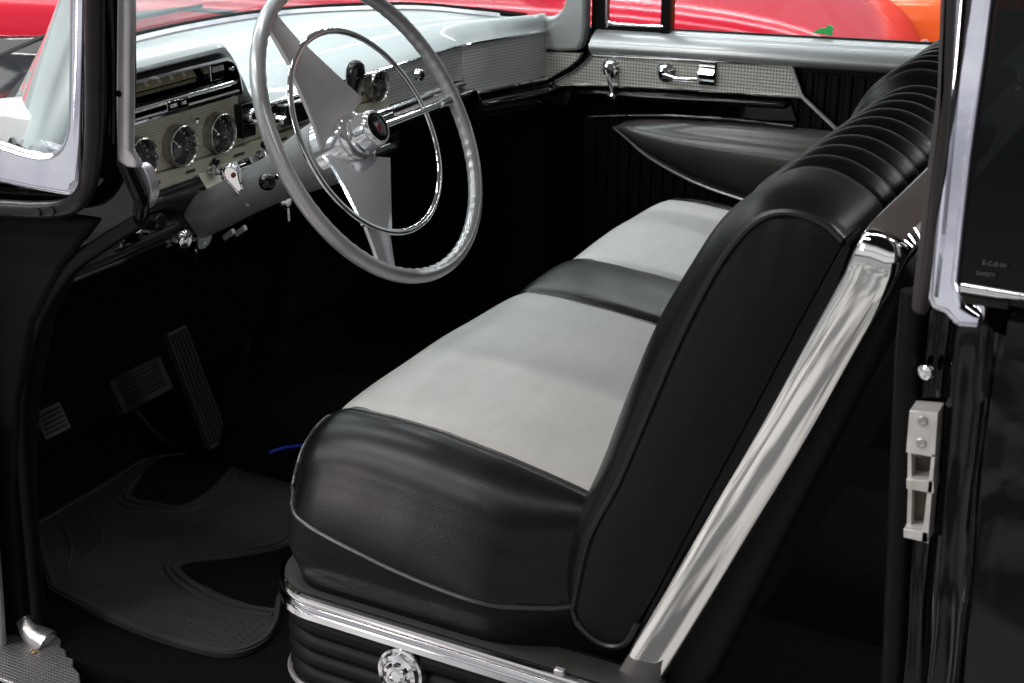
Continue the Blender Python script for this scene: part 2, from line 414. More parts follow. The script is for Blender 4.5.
g = G(); strip(1.247, 1.497, .482, .580, .003, M['glove_mesh'], 14); g.build('corner_panel', dash, smooth=30, bevel=.0012, segs=1)
g = G(); g.prism([(.835,.534),(.747,.5385),(.757,.523),(.775,.508),(.822,.478),(.835,.476)], 0, 1.4935, 1.510, M['door_mesh']); g.prism([(.835,.476),(.822,.478),(.80,.492),(.81,.44),(.86,.40),(.86,.476)], 0, 1.497, 1.512, M['black_paint'])
g.build('corner_panel', dash, smooth=0, bevel=.001, segs=1)
g = G(); strip(.0, .968, .508, .5285, -.003, M['cream'], 40)
for x0, n in ((.30, 6), (.385, 5), (.44, 6), (.50, 7), (.62, 6), (.72, 5), (.80, 6)):
    for i in range(n): g.box((x0+i*.0042, .8955, .515), (x0+i*.0042+.0026, .8968, .5195), M['mark'])
g.build('legend_strip', dash, smooth=0)
g = G()
pth = [(x, yface(x)-.004, .505) for x in [lerp(.0,1.18,i/30) for i in range(30)] + [lerp(1.18,1.24,i/4) for i in range(5)]]
g.tube(pth, .0045, M['chrome'], 8)
pth = [(x, yface(x)-.004, .480) for x in [lerp(1.25,1.49,i/12) for i in range(13)]]
g.tube(pth, .0042, M['chrome'], 8)
pth = [(x, yface(x)-.003, .583) for x in [lerp(.60,1.49,i/24) for i in range(25)]]
g.tube(pth, .0028, M['chrome'], 8)
g.build('dash_molding', dash)
# speedometer recess with a long linear scale
g = G()
def bez(d): return [(.10+d,.616+d),(.522-d,.616+d)] + [tuple(p) for p in curve([(.524-d,.622),(.519-d,.650),(.508-d,.670-d*.5),(.492-d,.6795-d)], 4)] + [(.10+d,.6795-d)]
ring, inn = bez(0), bez(.0045)
n = len(ring)
vs = [(x, .886, z) for x, z in ring] + [(x, .884, z) for x, z in inn] + [(x, .935, z) for x, z in inn] + [(x, .905, z) for x, z in ring]
fs = [(i, (i+1)%n, n+(i+1)%n, n+i) for i in range(n)] + [(3*n+i, 3*n+(i+1)%n, (i+1)%n, i) for i in range(n)]
g.add(vs, fs, M['chrome'])
g.add(vs, [(n+i, n+(i+1)%n, 2*n+(i+1)%n, 2*n+i) for i in range(n)], M['black_paint'])
g.add([(x, .934, z) for x, z in inn], [tuple(range(n))], M['black_matte'])
sp = g.build('speedometer', dash, smooth=35)
g = G()
g.prism([(.925,.672),(.929,.672),(.916,.655),(.912,.655)], 0, .12, .445, M['scale'])
for i in range(22):
    x = .135 + i*.0142
    g.obox((x, .9165, .6645), (.0016 if i % 2 else .0034, 0, 0), (0, .0004, 0), (0, .0035, .0052), M['dial_mark'] if i % 2 == 0 else M['scale'])
for i in range(60):
    x = .13 + i*.0052
    g.box((x, .9085, .6485), (x+.0014, .9105, .6535), M['scale'])
g.box((.12, .911, .6475), (.45, .914, .6545), M['black_trim'])
g.build('speed_scale', sp, smooth=0)
g = G()
g.tube([(.10,.893,.6335),(.517,.893,.6365)], .0052, M['chrome'], 12)
g.box((.10,.896,.638), (.510,.925,.6435), M['black_paint'])
g.tube([(.10,.889,.6225),(.517,.889,.6225)], .003, M['chrome'], 8)
g.build('speedometer_bar', sp)
g = G(); g.obox((.362,.8845,.630), (.024,0,0), (0,.003,0), (0,0,.0072), M['chrome']); g.obox((.362,.8812,.630), (.0225,0,0), (0,.0004,0), (0,0,.0058), M['knob'])
od = g.build('odometer_window', sp, bevel=.0008, segs=1)
flat_text('0280', .0075, (.351,.8805,.6300), (1,0,0), (0,0,1), 'odometer_digits', M['dial_mark'], sp)
flat_text('148', .0075, (.374,.8805,.6300), (1,0,0), (0,0,1), 'odometer_digits', M['dial_mark'], sp)
g = G(); g.box((.455,.892,.647), (.488,.925,.672), M['chrome']); g.box((.459,.8905,.660), (.485,.892,.669), M['silver'])
g.lathe([(.004,0),(.004,.01),(.0,.012)], (.497,.892,.661), (0,-1,0), M['chrome'], 10)
g.build('indicator_box', sp, bevel=.0015)
# gauges
def gauge(x, z, r, seed, y=None):
    y = yface(x)+.0035 if y is None else y
    g = G()
    g.lathe([(r,0),(r,.012),(r*.985,.0165),(r*.93,.018),(r*.87,.0155),(r*.85,.006),(r*.85,.001)], (x, y, z), (0,-1,0), M['nickel'], 40, capA=False, capB=False)
    g.lathe([(r*.852,.0015),(r*.3,.002),(0.0005,.002)], (x, y, z), (0,-1,0), M['dial'], 32, capA=False)
    rr = random.Random(seed)
    for i in range(11):
        a = radians(210 - i*24)
        d = Vector((cos(a),0,sin(a))); p = Vector((x, y-.0028, z))+d*r*.70
        g.obox(p, d*r*(.09 if i % 5 == 0 else .05), (0,.0003,0), Vector((-sin(a),0,cos(a)))*.0006, M['dial_mark'])
    a = radians(rr.choice((140, 60, 165))); d = Vector((cos(a),0,sin(a)))
    g.obox(Vector((x,y-.0045,z))+d*r*.28, d*r*.36, (0,.0004,0), Vector((-sin(a),0,cos(a)))*.0009, M['dial_mark'])
    g.lathe([(r*.13,.002),(r*.12,.0055),(.0004,.006)], (x,y,z), (0,-1,0), M['chrome'], 16, capA=False)
    g.lathe([(r*.34,.002),(r*.34,.003)], (x,y,z-r*.25), (0,-1,0), M['dial'], 20)
    return g.build('gauge', dash)
gauge(.285, .562, .0325, 1); gauge(.375, .562, .0325, 2); gauge(.470, .562, .0325, 3)
gauge(.925, .557, .0295, 4)
# ashtray plate with a chrome knob, radio, switches
g = G(); g.box((.519,.888,.543), (.552,.904,.598), M['knob']); g.lathe([(.013,0),(.013,.010),(.010,.014),(.0,.015)], (.537,.889,.577), (0,-1,0), M['chrome'], 20)
g.build('wiper_control', dash, bevel=.001)
g = G(); g.box((.615,.872,.545), (.715,.905,.580), M['knob'])
g.build('radio', dash, bevel=.003)
for x in (.605, .735):
    g = G(); g.lathe([(.013,0),(.013,.008),(.010,.011),(.010,.026),(.008,.029),(0,.029)], (x,.895,.556), (0,-1,0), M['chrome'], 20); g.build('radio_knob', dash)
g = G(); g.lathe([(.004,0),(.004,.022),(.011,.026),(.011,.036),(.008,.039),(0,.039)], (1.035,.902,.560), (0,-1,0), M['chrome'], 18); g.build('glovebox_knob', dash)
g = G(); g.lathe([(.012,0),(.012,.004),(.005,.006),(.005,.015),(0,.016)], (.862,.90,.556), (0,-1,0), M['chrome'], 18); g.build('dash_switch', dash)
g = G(); g.lathe([(.003,0),(.004,.012),(.0055,.014),(0,.015)], (.402,.895,.598), (0,-1,-.1), M['chrome'], 12); g.build('trip_reset_knob', dash)
# lower black dash
prof = [(.900,.494),(.893,.507),(.884,.500),(.880,.489),(.880,.478),(.886,.467),(.890,.459),(.887,.452),(.880,.445),(.875,.432),(.877,.418),(.885,.408),(.905,.403),(.94,.42),(.94,.50)]
g = G(); g.prism(curve(prof, 4, True), 0, .085, .96, M['dash_enamel'])
g.prism(curve([(.897,.494),(.880,.494),(.870,.490),(.872,.455),(.880,.42),(.90,.405),(.94,.42),(.94,.50)], 4, True), 0, .96, 1.245, M['dash_enamel'])
P = []
lp = curve([(.0,.494),(-.018,.494),(-.030,.488),(-.030,.455),(-.018,.42),(.01,.40)], 4)
for i in range(15):
    x = lerp(1.245, 1.50, i/14); P.append([(x, yface(x)-.002+a, z-.027*sstep(1.245,1.26,x)) for a, z in lp])
g.grid(P, M['dash_enamel'])
ld = g.build('lower_dash', dash, smooth=50, fixn=False, label='glossy black rolled lower dash')
g = G(); g.lathe([(.017,0),(.017,.006),(.013,.010),(.010,.010)], (.256,.880,.470), (0,-1,.25), M['chrome'], 24, capB=False)
g.lathe([(.0105,.0),(.0105,.030),(.0125,.032),(.0125,.040),(.010,.043),(0,.043)], (.256,.880,.470), (0,-1,.25), M['knob'], 20)
g.build('light_switch', dash)
g = G(); g.lathe([(.016,0),(.0165,.010),(.013,.015),(.008,.018),(0,.018)], (.335,.876,.428), (0,-1,-.1), M['chrome'], 12)
g.obox((.335,.854,.424), (.0022,0,0), (0,.010,0), (0,0,.008), M['chrome'])
g.prism([(.852,.416),(.860,.416),(.862,.400),(.858,.392),(.852,.394),(.849,.404)], 0, .337, .3405, M['chrome'])
g.build('ignition_key', dash)
for x in (.432, .556):
    g = G(); g.lathe([(.011,0),(.011,.003),(.004,.008),(.0035,.016)], (x,.884,.510), (0,-.45,.9), M['chrome'], 16)
    g.sphere((x,.8765,.5265), .0065, M['knob'], 8); g.build('pull_knob', dash)
for (xa, xb) in ((.405,.448),(.478,.500),(.530,.552)):
    g = G(); g.prism([(.892,.508),(.890,.511),(.880,.494),(.874,.487),(.878,.486),(.884,.499)], 0, xa, xb, M['cream'] if xa == .405 else M['silver'])
    g.build('vent_lever_plate', dash, bevel=.001)
# underside of the dash, black wiring hollow
g = G(); g.box((.03,.93,.40), (1.50,1.38,.50), M['black_matte']); g.build('dash_underside', dash)
# a few chrome levers under the dash
for (x, z) in ((.445,.400),(.475,.398)):
    g = G(); g.obox((x,.872,z+.004), (.004,0,0), (0,.010,-.007), (0,.002,.004), M['silver']); g.build('vent_lever', dash, bevel=.001)
g = G(); g.lathe([(.013,0),(.014,.012),(.009,.018),(0,.019)], (.585,.872,.425), (0,-1,0), M['chrome'], 14); g.obox((.585,.86,.405), (.003,0,0), (0,.003,0), (0,0,.014), M['chrome'])
g.build('lighter_knob', dash)

g = G(); rows = []
for y in (.685,.70,.74,.80,.86,.92,.98,1.03):
    zt_ = interp([(.685,.620),(.70,.648),(.74,.676),(.80,.692),(.88,.694),(.955,.685),(1.03,.665)], y); xr = interp([(.685,.03),(.74,.055),(.80,.080),(.88,.10),(1.03,.12)], y)
    rows.append([(.004,y,.575),(.004,y,zt_-.010),(.010,y,zt_-.002),(.022,y,zt_),(xr*.6,y,zt_+.002),(xr-.008,y,zt_-.002),(xr,y,zt_-.012),(xr,y,.575)])
g.grid(rows, M['dash_paint']); g.add(rows[0], [tuple(range(8))], M['dash_paint']); g.build('side_pad', dash, smooth=50)
# ---- steering wheel --------------------------------------------------------------
T = radians(28); WC = Vector((.394,.55,.6235)); NN = Vector((0,-cos(T),sin(T))); UU = Vector((0,sin(T),cos(T))); SS = Vector((1,0,0))
WH = bpy.data.objects.new('steering_wheel', None); COL.objects.link(WH); WH.location = WC; WH.empty_display_size = .1; adopt(WH, CAR)
WH['label'] = 'three-spoke steering wheel with a grey ribbed rim and chrome horn ring'
def wp(s, u, n): return WC + SS*s + UU*u + NN*n
def wpol(r, a, n): return wp(r*cos(a), r*sin(a), n)
R, rt = .2215, .0110
P = []
nu = 360
for i in range(nu):
    a = 2*pi*i/nu; row = []
    bump = .5+.5*cos(a*72)
    for j in range(15):
        b = 2*pi*j/14
        w = max(0, -cos(b))**2
        rr = rt*(1 + .13*w*(bump**2) - .10*w)
        row.append(wpol(R + rr*cos(b)*1.0, a, rr*sin(b)*1.02))
    P.append(row)
g = G(); g.grid(P, M['wheel_paint'], wrapu=True); g.build('rim', WH, smooth=80)
def broad_spoke(ang):
    def q(r, w, n, up): # point on the spoke: r out, w sideways
        a = radians(ang); d = SS*cos(a)+UU*sin(a); t = -SS*sin(a)+UU*cos(a)
        return WC + d*r + t*w + NN*(n)
    def plate(g, secs, m):
        vs = []; k = 0
        for r, w, na, nb in secs:
            N_ = lambda f: lerp(na, nb, (f+1)/2)
            vs += [q(r,-w,N_(-1)-.004,0), q(r,-w*.96,N_(-1),0), q(r,-w*.45,N_(-.45)+.0035,0), q(r,w*.45,N_(.45)+.0035,0), q(r,w*.96,N_(1),0), q(r,w,N_(1)-.004,0), q(r,w*.9,N_(1)-.007,0), q(r,-w*.9,N_(-1)-.007,0)]
        c = 8; n_ = len(secs)
        fs = [(i*c+j, i*c+(j+1)%c, (i+1)*c+(j+1)%c, (i+1)*c+j) for i in range(n_-1) for j in range(c)] + [tuple(range(c))[::-1], tuple((n_-1)*c+j for j in range(c))]
        g.add(vs, fs, m)
    dn = lambda d: (-.018-d, -.018+d) if ang == 240 else (-.018+d, -.018-d)
    hubn = (-.064, -.012) if ang == 240 else (-.012, -.064)
    tip = [v+.004 for v in dn(.003)]
    secs = [(lerp(.030,.150,f), lerp(.042,.0265,f), lerp(hubn[0],tip[0],f**.8), lerp(hubn[1],tip[1],f**.8)) for f in (0,.15,.3,.5,.75,1)]
    g = G(); plate(g, secs, M['brushed'] if ang == 120 else M['spoke_metal'])
    sp_ = g.build('spoke', WH, smooth=30)
    g = G(); plate(g, [(.154,.0255,-.0135,-.0135),(.185,.020,-.008,-.008),(.215,.016,-.003,-.003)], M['brushed'] if ang == 120 else M['trim_silver'])
    g.build('spoke_tip', sp_, smooth=30)
broad_spoke(120); broad_spoke(240)
g = G(); g.tube([wp(.025,0,-.015), wp(.10,0,-.012), wp(.17,0,-.008), wp(.195,0,-.004)], .0058, M['chrome'], 10, scale=lambda t: 1-.25*t)
sp3 = g.build('spoke', WH)
g = G(); g.lathe([(.006,0),(.0065,.01),(.0085,.020),(.0095,.027)], wp(.188,0,-.004), SS, M['chrome'], 14); g.build('spoke_tip', sp3)
RH = .1525
P = []
for i in range(160):
    a = 2*pi*i/160; P.append([wpol(RH + .0050*cos(b), a, -.012+.0032*sin(b)) for b in [2*pi*j/10 for j in range(11)]])
g = G(); g.grid(P, M['chrome'], wrapu=True); g.build('horn_ring', WH, smooth=80)
g = G()
g.lathe([(.0480,-.084),(.0475,-.074),(.0445,-.052),(.0395,-.034),(.0350,-.028),(.0310,-.027),(.0315,-.027),(.0315,-.022),(.0285,-.019),(.0275,-.004),(.026,.003),(.0235,.006),(.021,.0055)], WC, NN, M['hub_metal'], 48, capB=False)
hb = g.build('hub', WH)
g = G(); g.lathe([(.0215,.003),(.019,.0052),(.010,.0062),(.0005,.0065)], WC, NN, M['knob'], 40); g.build('horn_cap', hb)
def crest(poly, n, m, nm):
    g = G(); k = len(poly)
    g.add([wp(s, u, n) for s, u in poly] + [wp(s, u, n+.0012) for s, u in poly], [tuple(range(k,2*k))] + [(i,(i+1)%k,k+(i+1)%k,k+i) for i in range(k)], m)
    return g.build(nm, hb, smooth=0)
crest([(-.0068,.008),(-.0035,.0062),(0,.0092),(.0035,.0062),(.0068,.008),(.0068,-.002),(.004,-.0075),(0,-.0105),(-.004,-.0075),(-.0068,-.002)], .0058, M['worn_chrome'], 'crest')
crest([(-.005,.0005),(.005,.0040),(.005,-.0015),(.003,-.006),(0,-.0085),(-.003,-.006),(-.005,-.0015)], .0067, M['red'], 'crest_shield')
crest([(-.004,.0048),(-.002,.0042),(-.001,.006),(.001,.006),(.002,.0046),(.004,.0055),(.003,.003),(-.003,.0016)], .0068, M['worn_chrome'], 'crest_crown')
for a in (60, 180, 300):
    crest([(.0155*cos(radians(a+i)), .0155*sin(radians(a+i))) for i in (-8,0,8)] + [(.0175*cos(radians(a+i)), .0175*sin(radians(a+i))) for i in (8,0,-8)], .0042, M['worn_chrome'], 'crest_star')

# ---- steering column ----------------------------------------------------------------
AX = -NN
g = G(); g.lathe([(.0455,.083),(.0485,.086),(.0475,.108),(.041,.160),(.0355,.205),(.0335,.260),(.0335,.385),(.031,.392),(.022,.393)], WC, AX, M['column_paint'], 40)
colm = g.build('steering_column', CAR, label='grey painted steering column')
g = G(); g.lathe([(.022,.39),(.022,.75)], WC, AX, M['black_trim'], 16); g.build('column_shaft', colm)
p0 = WC + AX*.375
g = G(); pl = [(cos(radians(a))*.024, sin(radians(a))*.024) for a in range(180,361,20)] + [(.024,.02),(-.024,.02)]
g.prism([(p0.x-.006+a, p0.z-.028+b) for a, b in pl], 1, p0.y-.004, p0.y+.002, M['silver']); g.lathe([(.003,0),(.003,.003)], (p0.x-.006,p0.y-.004,p0.z-.042), (0,-1,0), M['chrome'], 10)
g.build('column_bracket', colm, bevel=.001)
# turn signal lever (near side) with a black ball, chrome pointer with a red jewel, gear lever with a black knob
k0 = WC + AX*.150
g = G(); g.tube([k0+Vector((-.040,0,.004)), k0+Vector((-.075,-.010,.0))], .0035, M['chrome'], 8); g.sphere(k0+Vector((-.092,-.006,-.003)), .0125, M['knob'], 12)
g.build('turn_signal_lever', colm)
k1 = WC + AX*.265
g = G()
pts = curve([(-.012,.020),(-.004,.034),(.012,.034),(.020,.022),(.012,.004),(.005,-.026),(0,-.036),(-.005,-.030),(-.006,-.008)], 5, True)
c0 = k1 + Vector((-.036,-.006,.018)); n_ = len(pts)
e1 = AX*-1; e1 = Vector((.15,-.80,.42)).normalized(); e2 = Vector((-.35,.30,.88)).normalized(); e3 = e1.cross(e2)
A_ = [c0 + e1*a*.8 + e2*b*.95 for a, b in pts]; B_ = [p - e3*.004 for p in A_]
g.add(A_+B_, [tuple(range(n_)), tuple(range(n_,2*n_))[::-1]] + [(i,(i+1)%n_,n_+(i+1)%n_,n_+i) for i in range(n_)], M['chrome'])
g.tube(A_, .0022, M['chrome'], 8, closed=True); g.tube(B_, .0022, M['chrome'], 8, closed=True)
for p in (c0 + e2*.018 + e1*.006,):
    g.sphere(p - e3*.004, .0038, M['red'], 8); g.sphere(p + e3*.001, .0038, M['red'], 8)
g.sphere(c0 - e2*.032 + e1*.001, .0055, M['silver'], 8)
g.build('gear_pointer', colm)
k2 = WC + AX*.170
kn = Vector((.555,.690,.662))
g = G(); g.tube([k2+Vector((.035,0,.0)), k2.lerp(kn,.55)+Vector((.03,0,-.02)), kn+Vector((-.012,.006,-.030))], .0055, M['chrome'], 10)
dk = Vector((.22,-.10,.97)).normalized()
g.lathe([(.0065,-.038),(.0075,-.020),(.010,-.006),(.0142,.012),(.0150,.024),(.0122,.034),(.006,.039),(0,.040)], kn - dk*.02, dk, M['knob'], 20)
g.build('gear_lever', colm)

# ---- bench seat ------------------------------------------------------------------------
SEAT = bpy.data.objects.new('bench_seat', None); COL.objects.link(SEAT); SEAT.location = (.72,.2,-.1); SEAT.empty_display_size = .1; adopt(SEAT, CAR)
SEAT['label'] = 'black bench seat cushion with two pale grey leather panels'
SX0, SX1 = -.008, 1.365
seams = [.128, .632, .822, 1.240]
def ztop(y): return interp([(-.05,.262),(.05,.275),(.12,.290),(.20,.306),(.28,.317),(.36,.323),(.50,.324)], y)
def rbox(x, y, z):
    """rounded cushion: push a point of the plain box onto a rounded one"""
    lo = Vector((SX0, -.02, .04)); hi = Vector((SX1, .494, .344)); r = Vector((.150,.080,.204))
    p = Vector((x,y,z))
    c = Vector([min(max(p[i], lo[i]+r[i]), hi[i]-r[i]) for i in range(3)])
    if z < .139: c.z = max(p.z, lo.z); rr = Vector((r.x,r.y,1))
    else: rr = r
    d = Vector([(p[i]-c[i])/rr[i] for i in range(3)])
    L_ = max(abs(d.x),abs(d.y),abs(d.z))
    if d.length > 1e-6: d = d*(L_/(abs(d.x)**2.1+abs(d.y)**2.1+abs(d.z)**2.1)**(1/2.1))
    return Vector([c[i]+d[i]*rr[i] for i in range(3)])
xs = []
edges = [SX0] + seams + [SX1]
for a, b in zip(edges, edges[1:]):
    n = max(10, int((b-a)/.010)); xs += [lerp(a,b,i/n) for i in range(n)]
xs.append(SX1)
NS = 16
spec = [(SX0, lerp(.04,.344,i/NS)) for i in range(NS)] + [(x, .344) for x in xs] + [(SX1, lerp(.344,.04,i/NS)) for i in range(1,NS+1)]
xs = [q[0] for q in spec]
def groove(x):
    d = min(abs(x-s) for s in seams); return -.006*math.exp(-(d/.006)**2)
def puff(x):
    for a, b in zip(edges, edges[1:]):
        if a <= x <= b:
            t = (x-a)/(b-a); return .010*(4*t*(1-t))**.6 if b-a > .12 else .003*(4*t*(1-t))**.6
    return 0
ring_yz = [(-.02, .344)] + [(lerp(-.02,.494,i/36), .344) for i in range(1,37)] + [(.494, lerp(.344,.04,i/22)) for i in range(1,23)]
rnd = random.Random(3)
P = []
for x, zc in spec:
    row = []
    for k, (y, z) in enumerate(ring_yz):
        p = rbox(x, y, min(z, zc)); w = sstep(.14,.26,p.z)
        off = groove(x)+puff(x)
        ny, nz = (0, 1) if k < 30 else ((1, 0) if k > 45 else (.7, .7))
        if zc < .343: off = 0
        if p.x < .10: p.x += .022*(1-sstep(.10,.180,p.z))*max(0, 1-(p.x-SX0)/.11)
        if p.x < .10: p.x += .068*(1-sstep(.02,.17,p.y))*max(0, 1-(p.x-SX0)/.11)
        p.z += (ztop(p.y)-.344)*w + off*nz*w
        p.y += off*ny*w
        # shallow slackness of old upholstery
        p.z += w*.0009*sin(p.x*31+p.y*12)*sin(p.y*23+1.3)
        p.y -= .010*(1-sstep(.10,.19,p.z))*sstep(.3,.48,p.y)
        row.append(p)
    P.append(row)
allv = [p for r in P for p in r]
nv = len(ring_yz)
allf = [(i*nv+j, (i+1)*nv+j, (i+1)*nv+j+1, i*nv+j+1) for i in range(len(xs)-1) for j in range(nv-1)]
# near end wall of the cushion (concentric rows from the outline inward)
def seg_faces(a, b): return [f for f in allf if a-1e-6 <= (allv[f[0]].x+allv[f[1]].x)/2 and True]
names = [('bolster','black_vinyl'),('seat_panel','grey_vinyl'),('seat_band','black_vinyl'),('seat_panel','grey_vinyl'),('bolster','black_vinyl')]
ends = []
idx = [0]
for s in seams: idx.append(min(range(len(xs)), key=lambda i: abs(xs[i]-s)))
idx[0] = 0
idx.append(len(xs)-1)
cush = []
for k, (nm, mt) in enumerate(names):
    g = G()
    sub = P[idx[k]:idx[k+1]+1]
    top = [r[:48] for r in sub]
    g.grid(top, M[mt])
    g.grid([r[47:] for r in sub], M['black_vinyl'])
    cush.append(g.build(nm, SEAT, smooth=70, fixn=True))
me = cush[0].data; me.materials.append(M['side_vinyl']); k_ = len(me.materials)-1
for pg in me.polygons:
    c_ = pg.center + cush[0].location
    if c_.z < interp([(.05,.172),(.14,.172),(.28,.182),(.40,.205),(.46,.222),(.50,.24)], c_.y): pg.material_index = k_
cush[0]['label'] = 'black leather end of the seat cushion by the open door'
cush[1]['label'] = 'large grey leather panel in front of the driver'
cush[3]['label'] = 'far grey leather panel on the passenger side'
bv = BVHTree.FromPolygons(allv, allf)
def snap(p, off=.0015):
    q, n, i, d = bv.find_nearest(Vector(p)); c = Vector((.7,.22,.15))
    if n.dot(q-c) < 0: n = -n
    return q + n*off
# seam welts across the seat
for s in seams:
    i = min(range(len(xs)), key=lambda i: abs(xs[i]-s))
    g = G(); g.tube([p + Vector((0,0,.0025)) for p in P[i][:50]], .0028, M['piping'], 7, up=(1,0,0)); g.build('seam_welt', SEAT)
# pale worn welt round the near bolster
pts = [snap(p) for p in curve([(.128,.462,.318),(.097,.474,.300),(.068,.485,.272),(.046,.487,.255),(.028,.480,.232),(.012,.446,.216),(.0,.40,.206),(-.005,.345,.196),(-.006,.276,.184),(-.005,.205,.176),(.0,.136,.172),(.02,.08,.173),(.05,.035,.178)], 6)]
g = G(); g.tube(pts, .0027, M['piping_pale'], 8); g.build('edge_piping', SEAT)
# seat riser: swept round the front corner
def corner(xo, yo, r, y0=-.06, x1=1.43):
    out = [(xo, y0), (xo, lerp(y0, yo-r, .33)), (xo, lerp(y0, yo-r, .66))]
    for i in range(11):
        a = radians(180 - 90*i/10); out.append((xo+r+r*cos(a), yo-r+r*sin(a)))
    out += [(lerp(xo+r, x1, .4), yo), (x1, yo)]
    return out
def ring_sweep(prof, m, xo, yo, r, name, y0=-.06):
    g = G(); g.sweep([(x,y,0) for x, y in corner(xo, yo, r, y0)], prof, m, up=(0,0,1)); return g.build(name, SEAT, smooth=50)
rs = [(-.012,.104),(.0,.098)]
for i in range(4):
    z0 = .066 - i*.026
    rs += [(-.004+.006*sin(0), z0), (.004, z0-.006), (.006, z0-.013), (.003, z0-.021), (-.004, z0-.025)]
rs += [(.0,-.040),(.0,-.06),(-.03,-.10),(-.05,-.10),(-.05,.104)]
# sideways axis of the sweep points to the right of travel; flip so bulges face outward
def outw(pr): return [(-a, b) for a, b in pr]
ring_sweep(outw(rs), M['side_vinyl'], .008, .490, .075, 'seat_riser')
ring_sweep(outw([(.004,.106),(.010,.104),(.012,.098),(.008,.090),(.004,.087),(.004,.085),(.011,.082),(.012,.074),(.006,.068),(-.004,.068),(-.004,.106)]), M['chrome'], .006, .492, .075, 'riser_molding')
ring_sweep(outw([(-.040,.100),(.0,.104),(.006,.108),(.0,.110),(-.04,.106)]), M['rubber'], .008, .490, .075, 'riser_ledge')
ring_sweep(outw([(.004,-.037),(.009,-.034),(.011,-.039),(.009,-.044),(.004,-.042)]), M['trim_silver'], .008, .490, .075, 'riser_bead')
g = G(); kc = (.004,.277,.036)
g.lathe([(.034,0),(.034,.006),(.0325,.010),(.029,.011),(.028,.013),(.0265,.017),(.021,.019),(.0195,.017),(.0145,.017),(.013,.021),(.008,.022),(.007,.020),(0,.020)], kc, (-1,0,.12), M['chrome'], 36)
for i in range(8):
    a = 2*pi*i/8; g.obox(Vector(kc)+Vector((-.0175,.017*cos(a),.017*sin(a))), (.0008,0,0), (0,.002*cos(a),.002*sin(a)), (0,-.0035*sin(a),.0035*cos(a)), M['knob'])
g.build('seat_knob', SEAT)
g = G(); g.box((-.005,.050,.1045), (.003,.062,.1125), M['trim_silver']); g.build('trim_clip', SEAT, bevel=.001)

